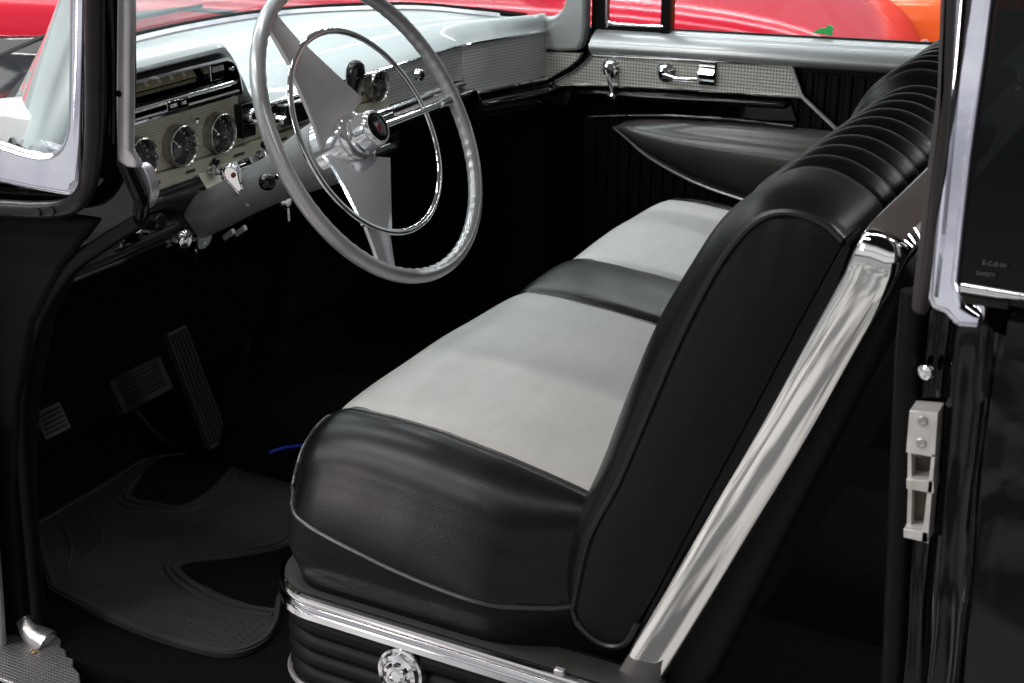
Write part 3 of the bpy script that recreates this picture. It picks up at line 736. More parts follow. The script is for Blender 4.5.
# ---- split seat backs ------------------------------------------------------------------
def seat_back(x0, x1, near, label):
    SB = bpy.data.objects.new('seat_back', None); COL.objects.link(SB); SB.location = (x0,0,.1); SB.empty_display_size = .1; adopt(SB, CAR)
    SB['label'] = label
    # outline of the cushion in the y-z plane, from the front bottom over the top to the back
    full = curve([(.055,.130),(.092,.185),(.080,.270),(.052,.350),(.024,.440),(-.008,.530),(-.046,.606),(-.074,.654),(-.102,.681),(-.134,.698),(-.168,.699),(-.200,.686),(-.222,.668),(-.232,.640)], 7)
    if not near: full = [Vector((p.x+.020*sstep(.3,.7,p.y), p.y*1.016)) for p in full]
    mid = Vector((-.09,.42))
    nfull = len(full)
    # distance along x: the end swells out from the side panel to the full section within 7 cm
    def sect(t, ph=None):
        out = []
        for i, p in enumerate(full):
            k = lerp(.030, 0, t)
            # inward move towards the centre line of the cushion
            d = Vector((0.94,.34)) if i < nfull*.6 else Vector((.5,.86))
            n0 = full[min(i+1,nfull-1)] - full[max(i-1,0)]; nrm = Vector((n0.y,-n0.x)).normalized()
            if nrm.dot(p-mid) < 0: nrm = -nrm
            out.append(p - nrm*k)
        return out
    def resample(c_, n):
        L_ = [0]
        for a, b in zip(c_, c_[1:]): L_.append(L_[-1]+(b-a).length)
        out = []; k = 0
        for i in range(n):
            t = L_[-1]*i/(n-1)
            while k < len(c_)-2 and L_[k+1] < t: k += 1
            out.append(c_[k].lerp(c_[k+1], min(1, (t-L_[k])/max(1e-9, L_[k+1]-L_[k]))))
        return out
    side = curve([(.052,.140),(.062,.165),(.044,.263),(.008,.349),(-.025,.443),(-.056,.531),(-.086,.603),(-.112,.650),(-.139,.680),(-.167,.689),(-.200,.683),(-.221,.668)], 6)
    full = resample(full, 80); side0 = resample(side, 80); nfull = 80
    def sect(t): return [a.lerp(b, t) for a, b in zip(side0, full)]
    pl0, pl1 = (x0+.155, x1-.015) if near else (x0+.045, x1-.02)
    npl = 9 if near else 13
    def pleat(x):
        if x <= pl0 or x >= pl1: return 0
        return 1
    wr = .085 if near else .05
    xs = [x0 + wr*(1-cos(pi/2*i/10)) for i in range(11)]
    xs += [lerp(x0+wr, pl0, i/6) for i in range(1,7)]
    xs += [lerp(pl0, pl1, i/(npl*16)) for i in range(1, npl*16+1)]
    xs += [x1 - .012*(1-i/3) for i in range(1,4)]
    P = []
    for x in xs:
        t = min(1, (x-x0)/wr); e = sqrt(max(0, 1-(1-t)**2))
        e *= sqrt(max(0, 1-max(0, 1-(x1-x)/.012)**2)) if x > x1-.012 else 1
        s = sect(e); row = []
        for i, p in enumerate(s):
            n0 = s[min(i+1,nfull-1)] - s[max(i-1,0)]; nrm = Vector((n0.y,-n0.x)).normalized()
            if nrm.dot(p-mid) < 0: nrm = -nrm
            d = 0
            if pl0 <= x <= pl1:
                ph = (x-pl0)/(pl1-pl0)*npl; f = ph-math.floor(ph)
                w = sstep(.44,.60,p.y)
                d = w*(.0155*(1-abs(2*f-1)**2.1) - .012)
            if abs(x-pl0) < .004: d -= .004
            q = p + nrm*d
            row.append((x, q.x, q.y))
        P.append(row)
    g = G(); g.grid(P, M['black_vinyl'])
    g.build('back_cushion', SB, smooth=70)
    # side panel with its piping
    side = curve([(.062,.165),(.044,.263),(.008,.349),(-.025,.443),(-.056,.531),(-.086,.603),(-.112,.650),(-.139,.680),(-.167,.689),(-.200,.683),(-.221,.668)], 6)
    rear = [(-.184,.577),(-.136,.455),(-.088,.336),(-.040,.215)]
    bot = curve([(-.022,.174),(-.008,.142),(.012,.131),(.034,.134),(.054,.148),(.062,.165)], 4)
    outl = side + [Vector(p) for p in rear] + bot[:-1]
    xe = x0 if near else x0+.002
    if near:
        ed_f = resample([Vector(p) for p in bot[4:-1]] + side[:42], 44)
        ed_r = resample([Vector((-.006,.138)),Vector((-.022,.174)),Vector((-.040,.215)),Vector((-.088,.336)),Vector((-.136,.455)),Vector((-.184,.577)),Vector((-.221,.666)),Vector((-.205,.680)),Vector((-.185,.686))], 44)
        g = G(); rows = []
        for i, (a, b) in enumerate(zip(ed_f, ed_r)):
            row = []
            for j in range(15):
                t = j/14; p = a.lerp(b, t); bl = (sin(pi*t)*sin(pi*min(1,max(0,(i+.5)/44))))**.45
                row.append((xe+.003-.011*bl - .0016*bl*sin(p.x*70+1)*sin(p.y*31) - .002*sstep(.60,.66,p.y)*sin(p.x*190)*bl, p.x, p.y))
            rows.append(row)
        g.grid(rows, M['side_vinyl'])
        g.prism([tuple(p) for p in outl], 0, xe+.003, x0+.05, M['side_vinyl'])
        g.build('side_panel', SB, smooth=60)
        g = G(); g.tube([(xe+.001, p.x, p.y) for p in side+[] ], .0042, M['piping'], 8); g.tube([(xe+.001, p.x, p.y) for p in bot], .0042, M['piping'], 8)
        g.build('side_piping', SB)
    else:
        g = G(); g.prism([tuple(p) for p in outl], 0, x0+.004, x0+.05, M['side_vinyl']); g.build('side_panel', SB)
    # soft strip between panel and metal, metal edge, black back shell
    a0, a1 = Vector((-.022,.174)), Vector((-.221,.672))
    if near:
        g = G(); g.prism([(-.004,.106),(-.024,.172),(-.088,.336),(-.136,.455),(-.184,.577),(-.222,.668),(-.228,.660),(-.215,.610),(-.150,.446),(-.068,.267),(-.004,.107)][:-1], 0, x0+.004, x0+.06, M['side_vinyl']); g.build('edge_strip', SB, bevel=.004)
        # polished metal edge: convex band that turns over the top corner
        cen = [Vector((x0-.006, p.x, p.y)) for p in curve([(-.018,.082),(-.080,.224),(-.132,.346),(-.178,.452),(-.218,.552),(-.250,.630)], 6)]
        cen += curve([(x0-.006,-.250,.632),(x0-.005,-.258,.656),(x0+.002,-.264,.671),(x0+.016,-.268,.679),(x0+.05,-.271,.684),(x0+.15,-.276,.690),(x1,-.282,.700)], 6)[1:]
        nr = Vector((0,.935,.355)); P = []
        for i, p in enumerate(cen):
            tdir = (cen[min(i+1,len(cen)-1)] - cen[max(i-1,0)]).normalized(); on = tdir.cross(nr).normalized()
            if on.dot(Vector((-1,-.2,.5))) < 0: on = -on
            w = .0255
            P.append([p+nr*w-on*.014, p+nr*w-on*.003, p+nr*w*.94, p+nr*w*.84+on*.0022, p+nr*w*.3+on*.0036, p-nr*w*.3+on*.0036, p-nr*w*.84+on*.0022, p-nr*w*.94, p-nr*w-on*.003, p-nr*w-on*.014])
        g = G(); g.grid(P, M['edge_metal']); g.add(P[0], [tuple(range(10))], M['edge_metal']); g.build('metal_edge', SB, smooth=50, fixn=False)
    # top rail of the back shell
    if not near:
        tp = curve([(-.214,.690),(-.222,.715),(-.236,.728),(-.252,.730),(-.268,.720),(-.280,.700),(-.284,.680),(-.25,.66)], 4)
        g = G(); g.prism([tuple(p) for p in tp], 0, x0-.004, x1, M['chrome']); g.build('top_rail', SB, smooth=50, bevel=.003)
    g = G(); g.prism([(-.045,.085),(.0,.09),(-.03,.16),(-.22,.64),(-.270,.668),(-.290,.64),(-.287,.60),(-.20,.36),(-.12,.13),(-.09,.07)], 0, x0+.010, x1-.004, M['side_vinyl']); g.build('back_shell', SB, bevel=.012, segs=3)
    return SB
seat_back(.044, .698, True, 'driver seat back with pleated black top and polished metal edge')
seat_back(.712, 1.39, False, 'passenger seat back with pleated black top')

# ---- passenger door -----------------------------------------------------------------------
DOOR = bpy.data.objects.new('passenger_door', None); COL.objects.link(DOOR); DOOR.location = (1.5,.2,0); DOOR.empty_display_size = .1; adopt(DOOR, CAR)
DOOR['label'] = 'far passenger door, closed, with stamped metal trim'
g = G()
g.prism([(.735,-.1),(.745,.40),(.838,.42),(.828,.470),(.766,.512),(.741,.537),(.724,.562),(.724,.585),(-.34,.60),(-.34,-.1)], 0, 1.512, 1.575, M['black_trim'])
for i in range(40):
    y = .72-i*.0262; g.sweep([(1.511,y,.405 if y > .30 else .54),(1.511,y,-.08)], [(-.0095,-.001),(.0095,-.001),(.006,.0035),(-.006,.0035)], M['black_trim'], up=(-1,0,0))
g.build('door_panel', DOOR, smooth=40)
# garnish rail: swept profile along y, rising slightly towards the rear
prof = curve([(1.515,.536),(1.494,.540),(1.482,.548),(1.478,.557),(1.484,.568),(1.500,.580),(1.520,.588),(1.545,.590),(1.548,.575),(1.535,.55)], 4, True)
g = G(); rows = []
for y in [lerp(.722,-.40,i/20) for i in range(21)]:
    dz = (.722-y)*.026; rows.append([(p.x, y, p.y+dz) for p in prof]+[(prof[0].x, y, prof[0].y+dz)])
g.grid(rows, M['silver']); g.add(rows[0][:-1], [tuple(range(len(prof)))], M['silver'])
g.build('garnish_rail', DOOR, smooth=60)
def doorpoly(name, poly, xa, xb, m, bevel=.0015, parent=DOOR, smooth=30):
    g = G(); g.prism(poly, 0, xa, xb, m); return g.build(name, parent, smooth=smooth, bevel=bevel)
doorpoly('trim_panel', [(.722,.535),(.736,.520),(.762,.498),(.826,.463),(.66,.478),(.50,.484),(.258,.493),(.284,.552),(.31,.557)], 1.496, 1.512, M['door_mesh'])
g = G()
g.tube(curve([(1.494,.722,.5365),(1.494,.60,.541),(1.494,.45,.547),(1.494,.285,.555)], 4), .0028, M['chrome'], 8)
g.tube(curve([(1.494,.826,.462),(1.494,.66,.4765),(1.494,.50,.4825),(1.494,.258,.4915)], 4), .0036, M['chrome'], 8)
g.tube([(1.494,.285,.555),(1.494,.258,.495),(1.494,.187,.440),(1.494,.150,.405)], .0042, M['trim_silver'], 8)
g.tube([(1.494,.826,.462),(1.494,.762,.498),(1.494,.736,.52),(1.494,.722,.535)], .003, M['chrome'], 8)
g.build('trim_molding', DOOR)
g = G(); g.tube(curve([(1.496,.75,.452),(1.488,.69,.458),(1.486,.60,.4615),(1.488,.45,.467),(1.49,.285,.474)], 5), .008, M['black_paint'], 12)
g.prism([(.80,.456),(.50,.476),(.285,.486),(.262,.440),(.5,.42),(.72,.405),(.80,.42)], 0, 1.500, 1.513, M['black_paint'])
g.build('door_cap', DOOR, bevel=.003)
# crank (handle hangs down), door handle (arm to the rear) with its chrome catch block
g = G(); ck = Vector((1.496,.676,.513))
g.lathe([(.020,0),(.020,.005),(.016,.009),(.011,.011),(.011,.024),(.008,.027),(0,.027)], ck, (-1,0,0), M['chrome'], 24)
g.tube([ck+Vector((-.022,0,0)), ck+Vector((-.028,-.010,-.028)), ck+Vector((-.024,-.016,-.055))], .0055, M['chrome'], 10, scale=lambda t: 1.15-.35*t)
g.lathe([(.006,0),(.0095,.006),(.0095,.018),(.006,.022),(0,.022)], ck+Vector((-.018,-.017,-.056)), (-1,0,0), M['chrome'], 14)
g.build('window_crank', DOOR)
g = G(); ch = Vector((1.496,.551,.516))
g.lathe([(.021,0),(.021,.005),(.016,.010),(.011,.012),(.011,.022),(.007,.026),(0,.026)], ch, (-1,0,0), M['chrome'], 24)
g.tube([ch+Vector((-.020,0,0)), ch+Vector((-.026,-.03,-.006)), ch+Vector((-.024,-.078,-.004))], .0055, M['chrome'], 10, scale=lambda t: 1.1-.3*t)
g.build('door_handle', DOOR)
g = G(); rows = []
for i in range(9):
    a = lerp(-1, 1, i/8); rows.append([(1.496-.016*(1-a*a*.8)-.004*cos(a*7), .458+b*.0165, .522+a*.021) for b in (-1,-.8,0,.8,1)])
g.grid(rows, M['chrome']); g.box((1.488,.4405,.499), (1.497,.4755,.545), M['knob']); g.build('handle_catch', DOOR, bevel=.001)
# armrest: leaf-shaped moulded pad
top = curve([(.668,.386),(.640,.402),(.590,.412),(.50,.420),(.41,.425),(.30,.428),(.18,.430)], 6)
bot = curve([(.668,.386),(.640,.368),(.584,.330),(.49,.292),(.40,.270),(.30,.255),(.18,.25)], 6)
rows = []
for i, (a, b) in enumerate(zip(top, bot)):
    t = i/(len(top)-1); amp = .055*sqrt(sstep(0,.5,t)+.02)
    row = []
    for j in range(15):
        s = j/14; p = a.lerp(b, s)
        bul = amp*(sin(pi*min(1, s*1.05))**.6 if s < 1 else 0)*(.55+.45*(1-s)) - (.012*math.exp(-((s-.16)/.07)**2)*sstep(.25,.6,t))
        row.append((1.500-bul, p.x, p.y))
    rows.append(row)
g = G(); g.grid(rows, M['arm']); ar = g.build('armrest', DOOR, smooth=70)
g = G(); g.tube([(1.498,p.x,p.y) for p in bot], .0032, M['trim_silver'], 8); g.build('armrest_piping', ar)
g = G(); g.tube([(1.492,p.x,p.y) for p in curve([(.725,.404),(.635,.416),(.53,.426),(.39,.432),(.27,.432)], 6)], .0032, M['chrome'], 8, scale=lambda t: .5+.6*t); g.build('armrest_molding', ar)
# window frame and panes
g = G()
zt = lambda y: .588+(.722-y)*.026
g.prism([(.736,.55),(.736,1.05),(.712,1.05),(.706,.60),(.69,.598),(.565,.602),(.565,.588),(.70,.583),(.712,.55)], 0, 1.520, 1.548, M['black_trim'])
g.tube(curve([(1.518,.702,1.0),(1.518,.700,.63),(1.518,.693,.606),(1.518,.66,.603),(1.518,.57,.606)], 5), .0032, M['chrome'], 8)
g.prism([(.576,.585),(.579,1.05),(.560,1.05),(.556,.588)], 0, 1.516, 1.545, M['black_trim'])
g.build('vent_frame', DOOR, bevel=.002)
g = G(); g.box((1.531,.580,.600), (1.534,.705,1.04), M['sideglass']); g.build('vent_pane', DOOR, smooth=0)
g = G(); g.box((1.531,-.36,.590), (1.534,.556,1.04), M['sideglass']); g.build('window_pane', DOOR, smooth=0)
g = G(); g.prism([(.556,.590),(.556,.598),(-.38,.6245),(-.38,.6165)], 0, 1.541, 1.549, M['black_trim']); g.build('window_seal', DOOR)
# far windshield pillar and rear quarter trim
g = G()
pp = [(.735,1.06),(.738,.60),(.742,.566),(.752,.545),(.80,.540)] + [(1.06,.548),(1.06,.604),(.90,.606)] + [tuple(p) for p in curve([(.86,.606),(.815,.612),(.79,.632),(.782,.665),(.778,.72)], 5)] + [(.772,1.06)]
g.prism(pp, 0, 1.488, 1.525, M['silver']); g.build('far_pillar', CAR, smooth=40, bevel=.007, segs=3, label='silver painted windshield pillar on the passenger side')
g = G(); g.prism([(-.36,-.1),(-.36,.60),(-1.1,.60),(-1.1,-.1)], 0, 1.50, 1.57, M['black_trim']); g.build('quarter_trim', CAR)
g = G(); g.box((1.50,.84,-.1), (1.55,1.35,.47), M['black_matte']); g.build('kick_panel', CAR)
g = G(); g.prism([(.735,-.12),(.735,.585),(1.06,.585),(1.06,-.12)], 0, 1.552, 1.575, M['black_paint']); g.build('cowl_panel', CAR)
# ---- driver side doorway: windshield pillar -------------------------------------------------
PIL = bpy.data.objects.new('windshield_pillar', None); COL.objects.link(PIL); PIL.location = (0,.65,.6); PIL.empty_display_size = .1; adopt(PIL, CAR)
PIL['label'] = 'black doorway pillar with chrome windshield trim outside'
# black core of the pillar and the cowl side below, all one pressing
g = G()
g.prism([(.642,1.06),(.660,.90),(.690,.727),(.702,.630),(.80,.632),(.98,.63),(.98,.57),(.86,.57),(.86,.40),(.79,.47),(.72,.535),(.66,.555),(.625,.580),(.618,.610),(.640,.655),(.622,.75),(.604,.90),(.590,1.06)], 0, -.020, .004, M['black_paint'])
g.build('pillar_core', PIL, smooth=40, bevel=.010, segs=3)
# raised ribs with drips of old sealer
g = G(); g.tube(curve([(-.022,.630,1.05),(-.022,.648,.80),(-.022,.668,.68),(-.022,.700,.610)], 6), .0045, M['gasket'], 8)
g.tube(curve([(-.022,.612,1.05),(-.022,.634,.80),(-.022,.650,.68)], 6), .004, M['black_paint'], 8)
g.build('sealer_bead', PIL)
g = G(); pth = curve([(-.045,.612,1.05),(-.045,.631,.863),(-.045,.643,.780),(-.045,.654,.705),(-.045,.665,.656),(-.045,.681,.623),(-.045,.709,.599),(-.045,.761,.587),(-.045,.831,.580),(-.045,.95,.570)], 7)
g.tube(pth, .0115, M['gasket'], 12); g.build('door_gasket', PIL)
for p in ((-.056,.728,.5935),(-.056,.752,.5885)):
    g = G(); g.lathe([(.006,0),(.005,.003),(0,.0035)], p, (-1,0,0), M['gasket'], 12); g.build('gasket_plug', PIL)
# chrome outside trim: post that turns forward along the cowl
g = G()
out = [(.630,1.06),(.657,.874),(.679,.736),(.686,.700)] + [tuple(p) for p in curve([(.690,.690),(.699,.677),(.714,.668),(.734,.663)], 3)] + [(.766,.664),(.80,.669),(.90,.672),(1.02,.668),(1.02,.605),(.90,.610),(.808,.619),(.758,.617),(.700,.617),(.686,.620),(.677,.639),(.662,.714),(.648,.785),(.633,.876),(.606,1.06)]
g.prism(out, 0, -.062, -.044, M['worn_chrome'])
g.lean(.25, .95)
g.build('chrome_trim', PIL, smooth=40, bevel=.009, segs=6, label='worn chrome windshield trim beside the open doorway')
for p in ((-.0225,.688,.640),):
    g = G(); g.lathe([(.005,0),(.0045,.003),(0,.0035)], p, (-1,0,0), M['steel'], 12); g.build('screw', PIL)
# inner garnish strip, silver
g = G()
g.prism([(.588,1.06),(.618,.861),(.637,.732),(.645,.658),(.630,.652),(.613,.653),(.617,.661),(.625,.673),(.615,.746),(.600,.862),(.570,1.06)], 0, -.026, -.010, M['trim_silver'])
gs = g.build('garnish_strip', PIL, smooth=40, bevel=.005, segs=3)
g = G(); g.lathe([(.004,0),(.004,.0015)], (-.0265,.628,.742), (-1,0,0), M['knob'], 12); g.build('screw_hole', gs)
g = G(); g.prism(curve([(.640,.648),(.628,.642),(.621,.620),(.628,.600),(.638,.590),(.648,.592),(.650,.615),(.648,.640)], 4, True), 0, .004, .02, M['trim_silver'])
g.lathe([(.006,0),(.006,.002),(.003,.002)], (.004,.634,.606), (-1,0,0), M['steel'], 12)
g.build('dash_end_cap', PIL, bevel=.003)
# cowl side and hinge post down to the sill
g = G()
g.prism([(.628,.580),(.698,.541),(.772,.489),(.842,.399),(.887,.286),(.899,.19),(.907,.03),(.915,-.115),(1.35,-.115),(1.35,.56),(.86,.575),(.70,.60)], 0, -.004, .008, M['black_trim'])
g.build('cowl_side', PIL, smooth=40, bevel=.004)
wl = curve([(-.012,.628,.585),(-.012,.693,.546),(-.012,.765,.494),(-.012,.835,.403),(-.012,.879,.288),(-.012,.893,.19),(-.012,.902,.03),(-.012,.910,-.108)], 7)
g = G(); g.tube(wl, .0115, M['black_trim'], 12); g.build('door_seal', PIL)
g = G(); g.prism([(.685,.580),(.754,.508),(.821,.418),(.870,.295),(.904,.138),(.916,.005),(.922,-.12),(.985,-.12),(.985,.57)], 0, -.03, .02, M['black_matte']); g.build('hinge_post', PIL, bevel=.006)
g = G(); g.prism([(.885,.27),(.892,.262),(.912,.10),(.924,-.03),(.932,-.105),(.99,-.13),(.99,.27)], 0, -.062, -.052, M['grey_edge']); g.box((-.064,.935,-.035), (-.058,.97,.03), M['knob'])
g.build('hinge_face', PIL, bevel=.003)
# heater duct shape hanging behind the pillar
g = G(); g.lathe([(.05,0),(.075,.02),(.08,.06),(.07,.12)], (.10,1.05,.33), (.2,.3,.9), M['black_trim'], 24); g.build('fresh_air_duct', PIL)

# ---- sill ---------------------------------------------------------------------------------------
SILL = G(); SILL.box((-.10,-.36,-.20), (.0,.98,-.135), M['black_paint'])
sill = SILL.build('door_sill', CAR, bevel=.012)
g = G()
pl = [(-.12,.95),(-.045,.952),(-.020,.938),(-.008,.930),(-.010,.912),(.002,.900),(-.002,.884),(-.008,.870),(-.022,.858),(-.024,.845),(-.036,.832),(-.036,.818),(-.050,.806),(-.058,.786),(-.078,.764),(-.12,.71)]
g.prism(pl, 2, -.1015, -.0955, M['sill'])
g.lathe([(.005,0),(.0045,.003),(0,.0035)], (-.050,.880,-.0955), (0,0,1), M['brass'], 12)
g.build('sill_plate', sill, bevel=.0015)
g = G(); g.tube(curve([(-.020,.925,-.070),(-.026,.905,-.086),(-.024,.880,-.096)], 5), .016, M['steel'], 12, scale=lambda t: .8+.5*t); g.build('seal_end', sill)

# ---- pedals --------------------------------------------------------------------------------------
g = G()
b0, b1 = Vector((.575,1.045,-.065)), Vector((.580,1.13,.148))
d = (b1-b0).normalized(); sd = Vector((1,0,0)); nr = sd.cross(d).normalized()
if nr.y > 0: nr = -nr
mid = (b0+b1)/2
g.obox(mid, sd*.026, d*(b1-b0).length/2, nr*.008, M['pedal_rubber'])
for i in range(5): g.obox(mid+sd*(-.019+i*.0095)+nr*.0095, sd*.0028, d*(b1-b0).length*.47, nr*.002, M['rubber'])
for i in range(22): g.obox(b0.lerp(b1,(i+.7)/22.5)+sd*.026+nr*.004, sd*.002, d*.002, nr*.006, M['rubber'])
g.build('accelerator_pedal', CAR, bevel=.002)
g = G(); c = Vector((.545,1.20,.046)); e1 = Vector((1,.0,0)); e2 = Vector((0,.42,.90)).normalized(); e3 = e1.cross(e2)
g.obox(c, e1*.068, e2*.045, e3*.010, M['pedal_rubber'])
for i in range(9): g.obox(c+e2*(-.030+i*.0075)+e3*.011, e1*.054, e2*.0022, e3*.002, M['rubber'])
bp = g.build('brake_pedal', CAR, bevel=.008, segs=3)
g = G(); g.tube([c-e3*.01, c+Vector((0,.06,.05)), c+Vector((0,.16,.18))], .012, M['black_trim'], 8); g.tube(curve([c+Vector((-.02,.02,-.03)), c+Vector((.0,-.06,-.115)), c+Vector((.08,-.12,-.135))], 5), .006, M['black_trim'], 8)
g.build('pedal_arm', bp)
g = G(); c = Vector((.318,1.19,.056)); 
g.obox(c, e1*.030, e2*.026, e3*.008, M['pedal_rubber'])
for i in range(5): g.obox(c+e2*(-.016+i*.008)+e3*.009, e1*.024, e2*.0022, e3*.002, M['rubber'])
pb = g.build('parking_brake_pedal', CAR, bevel=.005)
g = G(); g.tube([c-e3*.006, c+Vector((-.01,.05,.05)), c+Vector((-.01,.12,.16))], .008, M['black_trim'], 8); g.build('pedal_arm', pb)
g = G(); g.tube([(.30,1.26,.03),(.48,1.245,.055)], .032, M['black_trim'], 14); g.build('pedal_cross_tube', CAR)

# ---- rear door post, quarter panel and window ------------------------------------------------------
QP = bpy.data.objects.new('rear_quarter', None); COL.objects.link(QP); QP.location = (-.05,-.5,.3); QP.empty_display_size = .1; adopt(QP, CAR)
QP['label'] = 'black rear quarter with lock post, beside the seat'
def vsweep(plan, z0, z1, m, n=14, wav=0.0):
    g = G(); rows = []
    for i in range(n+1):
        z = lerp(z0, z1, i/n); rows.append([(x + wav*(sin(z*47)+sin(z*23+y*60)), y + wav*sin(z*31+x*90) + interp([(-.2,-.015),(.25,-.012),(.55,0),(.7,.002)], z), z) for x, y in plan])
    g.grid(rows, m); return g
plan = curve([(.02,-.300),(-.010,-.306),(-.030,-.318),(-.036,-.330),(-.034,-.341),(-.040,-.350),(-.052,-.3535),(-.058,-.360),(-.060,-.374),(-.066,-.385),(-.082,-.389),(-.092,-.396),(-.096,-.42),(-.098,-.60),(-.10,-1.3)], 4)
g = vsweep(plan, -.25, .650, M['black_paint'], 60, .0009); g.build('quarter_panel', QP, smooth=60, fixn=False)
g = G(); g.tube([(-.034,-.310+interp([(.24,-.022),(.445,-.010),(.62,0)],z),z) for z in [lerp(-.1,.655,i/12) for i in range(13)]], .0125, M['black_trim'], 12); g.build('windlace', QP)
g = G(); g.prism([(-.325,.636),(-.311,.640),(-.311,.68),(-.3115,.743),(-.313,.84),(-.296,1.06),(-.310,1.06),(-.324,.82),(-.327,.69)], 0, -.050, -.028, M['windlace']); g.build('window_seal', QP, bevel=.006, segs=3, label='brown-grey seal in front of the quarter window')
g = G()
g.prism([(-.315,1.06),(-.323,.934),(-.326,.82),(-.328,.706),(-.328,.662),(-.333,.652),(-.345,.650),(-.356,.640),(-.379,.642),(-.378,.657),(-.362,.663),(-.355,.682),(-.354,.789),(-.356,.872),(-.356,1.06)], 0, -.074, -.046, M['worn_chrome'])
g.lean(.25, .18)
qf = g.build('quarter_window_frame', QP, smooth=40, bevel=.011, segs=6, label='worn chrome front frame of the quarter window')
g = G(); g.sweep([(-.070,-.337,.664),(-.070,-.337,.72),(-.070,-.335,.82),(-.070,-.327,1.05)], [(-.003,-.004),(.003,-.004),(.003,.004),(-.003,.004)], M['worn_chrome'], up=(1,0,0)); g.lean(.25, .18); g.build('frame_rib', qf, bevel=.001)
g = G(); g.add([(-.060,-.352,.665),(-.060,-1.0,.66),(.038,-1.0,1.05),(.038,-.336,1.05),(-.056,-.352,.665),(-.056,-1.0,.66),(.042,-1.0,1.05),(.042,-.336,1.05)], [(0,1,2,3),(7,6,5,4),(0,4,5,1),(1,5,6,2),(2,6,7,3),(3,7,4,0)], M['darkglass'])
qg = g.build('quarter_glass', QP, smooth=0, label='dark reflecting quarter window glass')
flat_text('E-C-E-W', .0055, (-.0612,-.380,.6995), (0,-1,.0), (.10,0,1), 'etched_letters', M['etch'], qg, .0001)
flat_text('SAFETY', .0048, (-.0612,-.374,.6895), (0,-1,.0), (.10,0,1), 'etched_letters', M['etch'], qg, .0001)
g = G(); g.tube([(-.068,-.356,.677),(-.068,-1.0,.667)], .0045, M['chrome'], 10); g.box((-.066,-.396,.6625), (-.058,-.358,.669), M['gasket']); g.box((-.098,-1.0,.63), (-.055,-.402,.664), M['black_paint'])
g.build('window_sill_molding', QP)
# lock striker on the post
g = G(); pts = [(-.320,.540),(-.347,.543),(-.349,.480),(-.352,.413),(-.352,.405),(-.331,.402),(-.330,.44),(-.3255,.46),(-.324,.50)]
def stk(poly, a, b): g.prism([(y-.0015, (z-.405)*.955+.4235) for y, z in poly], 0, a, b, M['latch'])
stk([(-.3235,.496),(-.3225,.540),(-.3475,.543),(-.3495,.497)], -.066, -.040)
stk([(-.3275,.458),(-.3265,.468),(-.351,.472),(-.3525,.459)], -.066, -.040)
stk([(-.3465,.405),(-.3465,.50),(-.3495,.50),(-.3525,.405)], -.066, -.040)
stk([(-.330,.405),(-.329,.414),(-.3515,.416),(-.3525,.405)], -.066, -.040)
stk([(-.330,.410),(-.3265,.460),(-.3305,.460),(-.334,.410)], -.056, -.040)
stk([(-.3265,.462),(-.3235,.500),(-.3265,.500),(-.3305,.462)], -.060, -.040)
g.box((-.044,-.351,.424), (-.038,-.328,.512), M['latch_brown'])  # dark brown block filling the striker recess
for yy, zz in ((-.3365,.545),(-.3375,.523)):
    g.lathe([(.0048,0),(.0048,.0012),(.0036,.002),(.0012,.0012),(0,.0012)], (-.066,yy,zz), (-1,0,0), M['steel'], 14)
g.box((-.0662,-.3440,.5085), (-.0655,-.3300,.5100), M['latch_brown'])
g.build('lock_striker', QP, bevel=.002, label='pale metal lock striker on the door post')
g = G(); g.lathe([(.008,0),(.007,.004),(.003,.006),(0,.006)], (-.046,-.331,.585), (-1,.3,0), M['chrome'], 14); g.build('post_screw', QP)
# inner rear trim
g = G(); g.box((-.02,-1.1,-.1), (.005,-.42,.60), M['black_matte']); g.build('quarter_trim', QP)

# ------------------------------------------------------------------ loose things in the footwell
mat_out = curve([(.52,1.165),(.40,1.166),(.24,1.165),(.212,1.150),(.150,1.072),(.095,.998),(.084,.975),(.068,.86),(.060,.75),(.066,.66),(.078,.622),(.105,.602),(.140,.600),(.185,.618),(.23,.645),(.30,.672),(.45,.76),(.58,.868),(.605,.90),(.618,1.0),(.60,1.06)], 3, True)
g = G(); n = len(mat_out)
zf = lambda p: -.094 + .0
g.add([(p.x,p.y,-.1005) for p in mat_out] + [(p.x,p.y,-.0925) for p in mat_out], [tuple(range(n,2*n))]+[(i,(i+1)%n,n+(i+1)%n,n+i) for i in range(n)], M['rubber'])
MT = g.build('floor_mat', smooth=30); tag(MT, 'black moulded rubber floor mat lying under the pedals', 'floor mat')
def on_mat(pts, r, name, closed=False, flat=1.0):
    g = G(); g.sweep([(x,y,-.0925) for x, y in pts], [(-r,-.001),(r,-.001),(r*.7,r*.6*flat),(0,r*.8*flat),(-r*.7,r*.6*flat)], M['rubber'], closed=closed); return g.build(name, MT)
on_mat([tuple(p + (Vector((.33,.85))-p).normalized()*.008) for p in mat_out], .005, 'mat_border', True)
for dr in (0, .016):
    on_mat(curve([(.526-dr,1.15),(.43-dr,1.12),(.375-dr,1.09),(.37-dr,1.05-dr),(.385,.985-dr),(.42,.965-dr),(.467,.966-dr),(.54,.99-dr),(.61,1.01-dr)], 5), .005, 'mat_rib')
for dr in (0, .014):
    on_mat(curve([(.40,.745+dr),(.36,.748+dr),(.30,.80+dr),(.24,.86+dr),(.215-dr,.835),(.195-dr,.77),(.185-dr,.70),(.20-dr,.63)], 5), .0048, 'mat_rib')
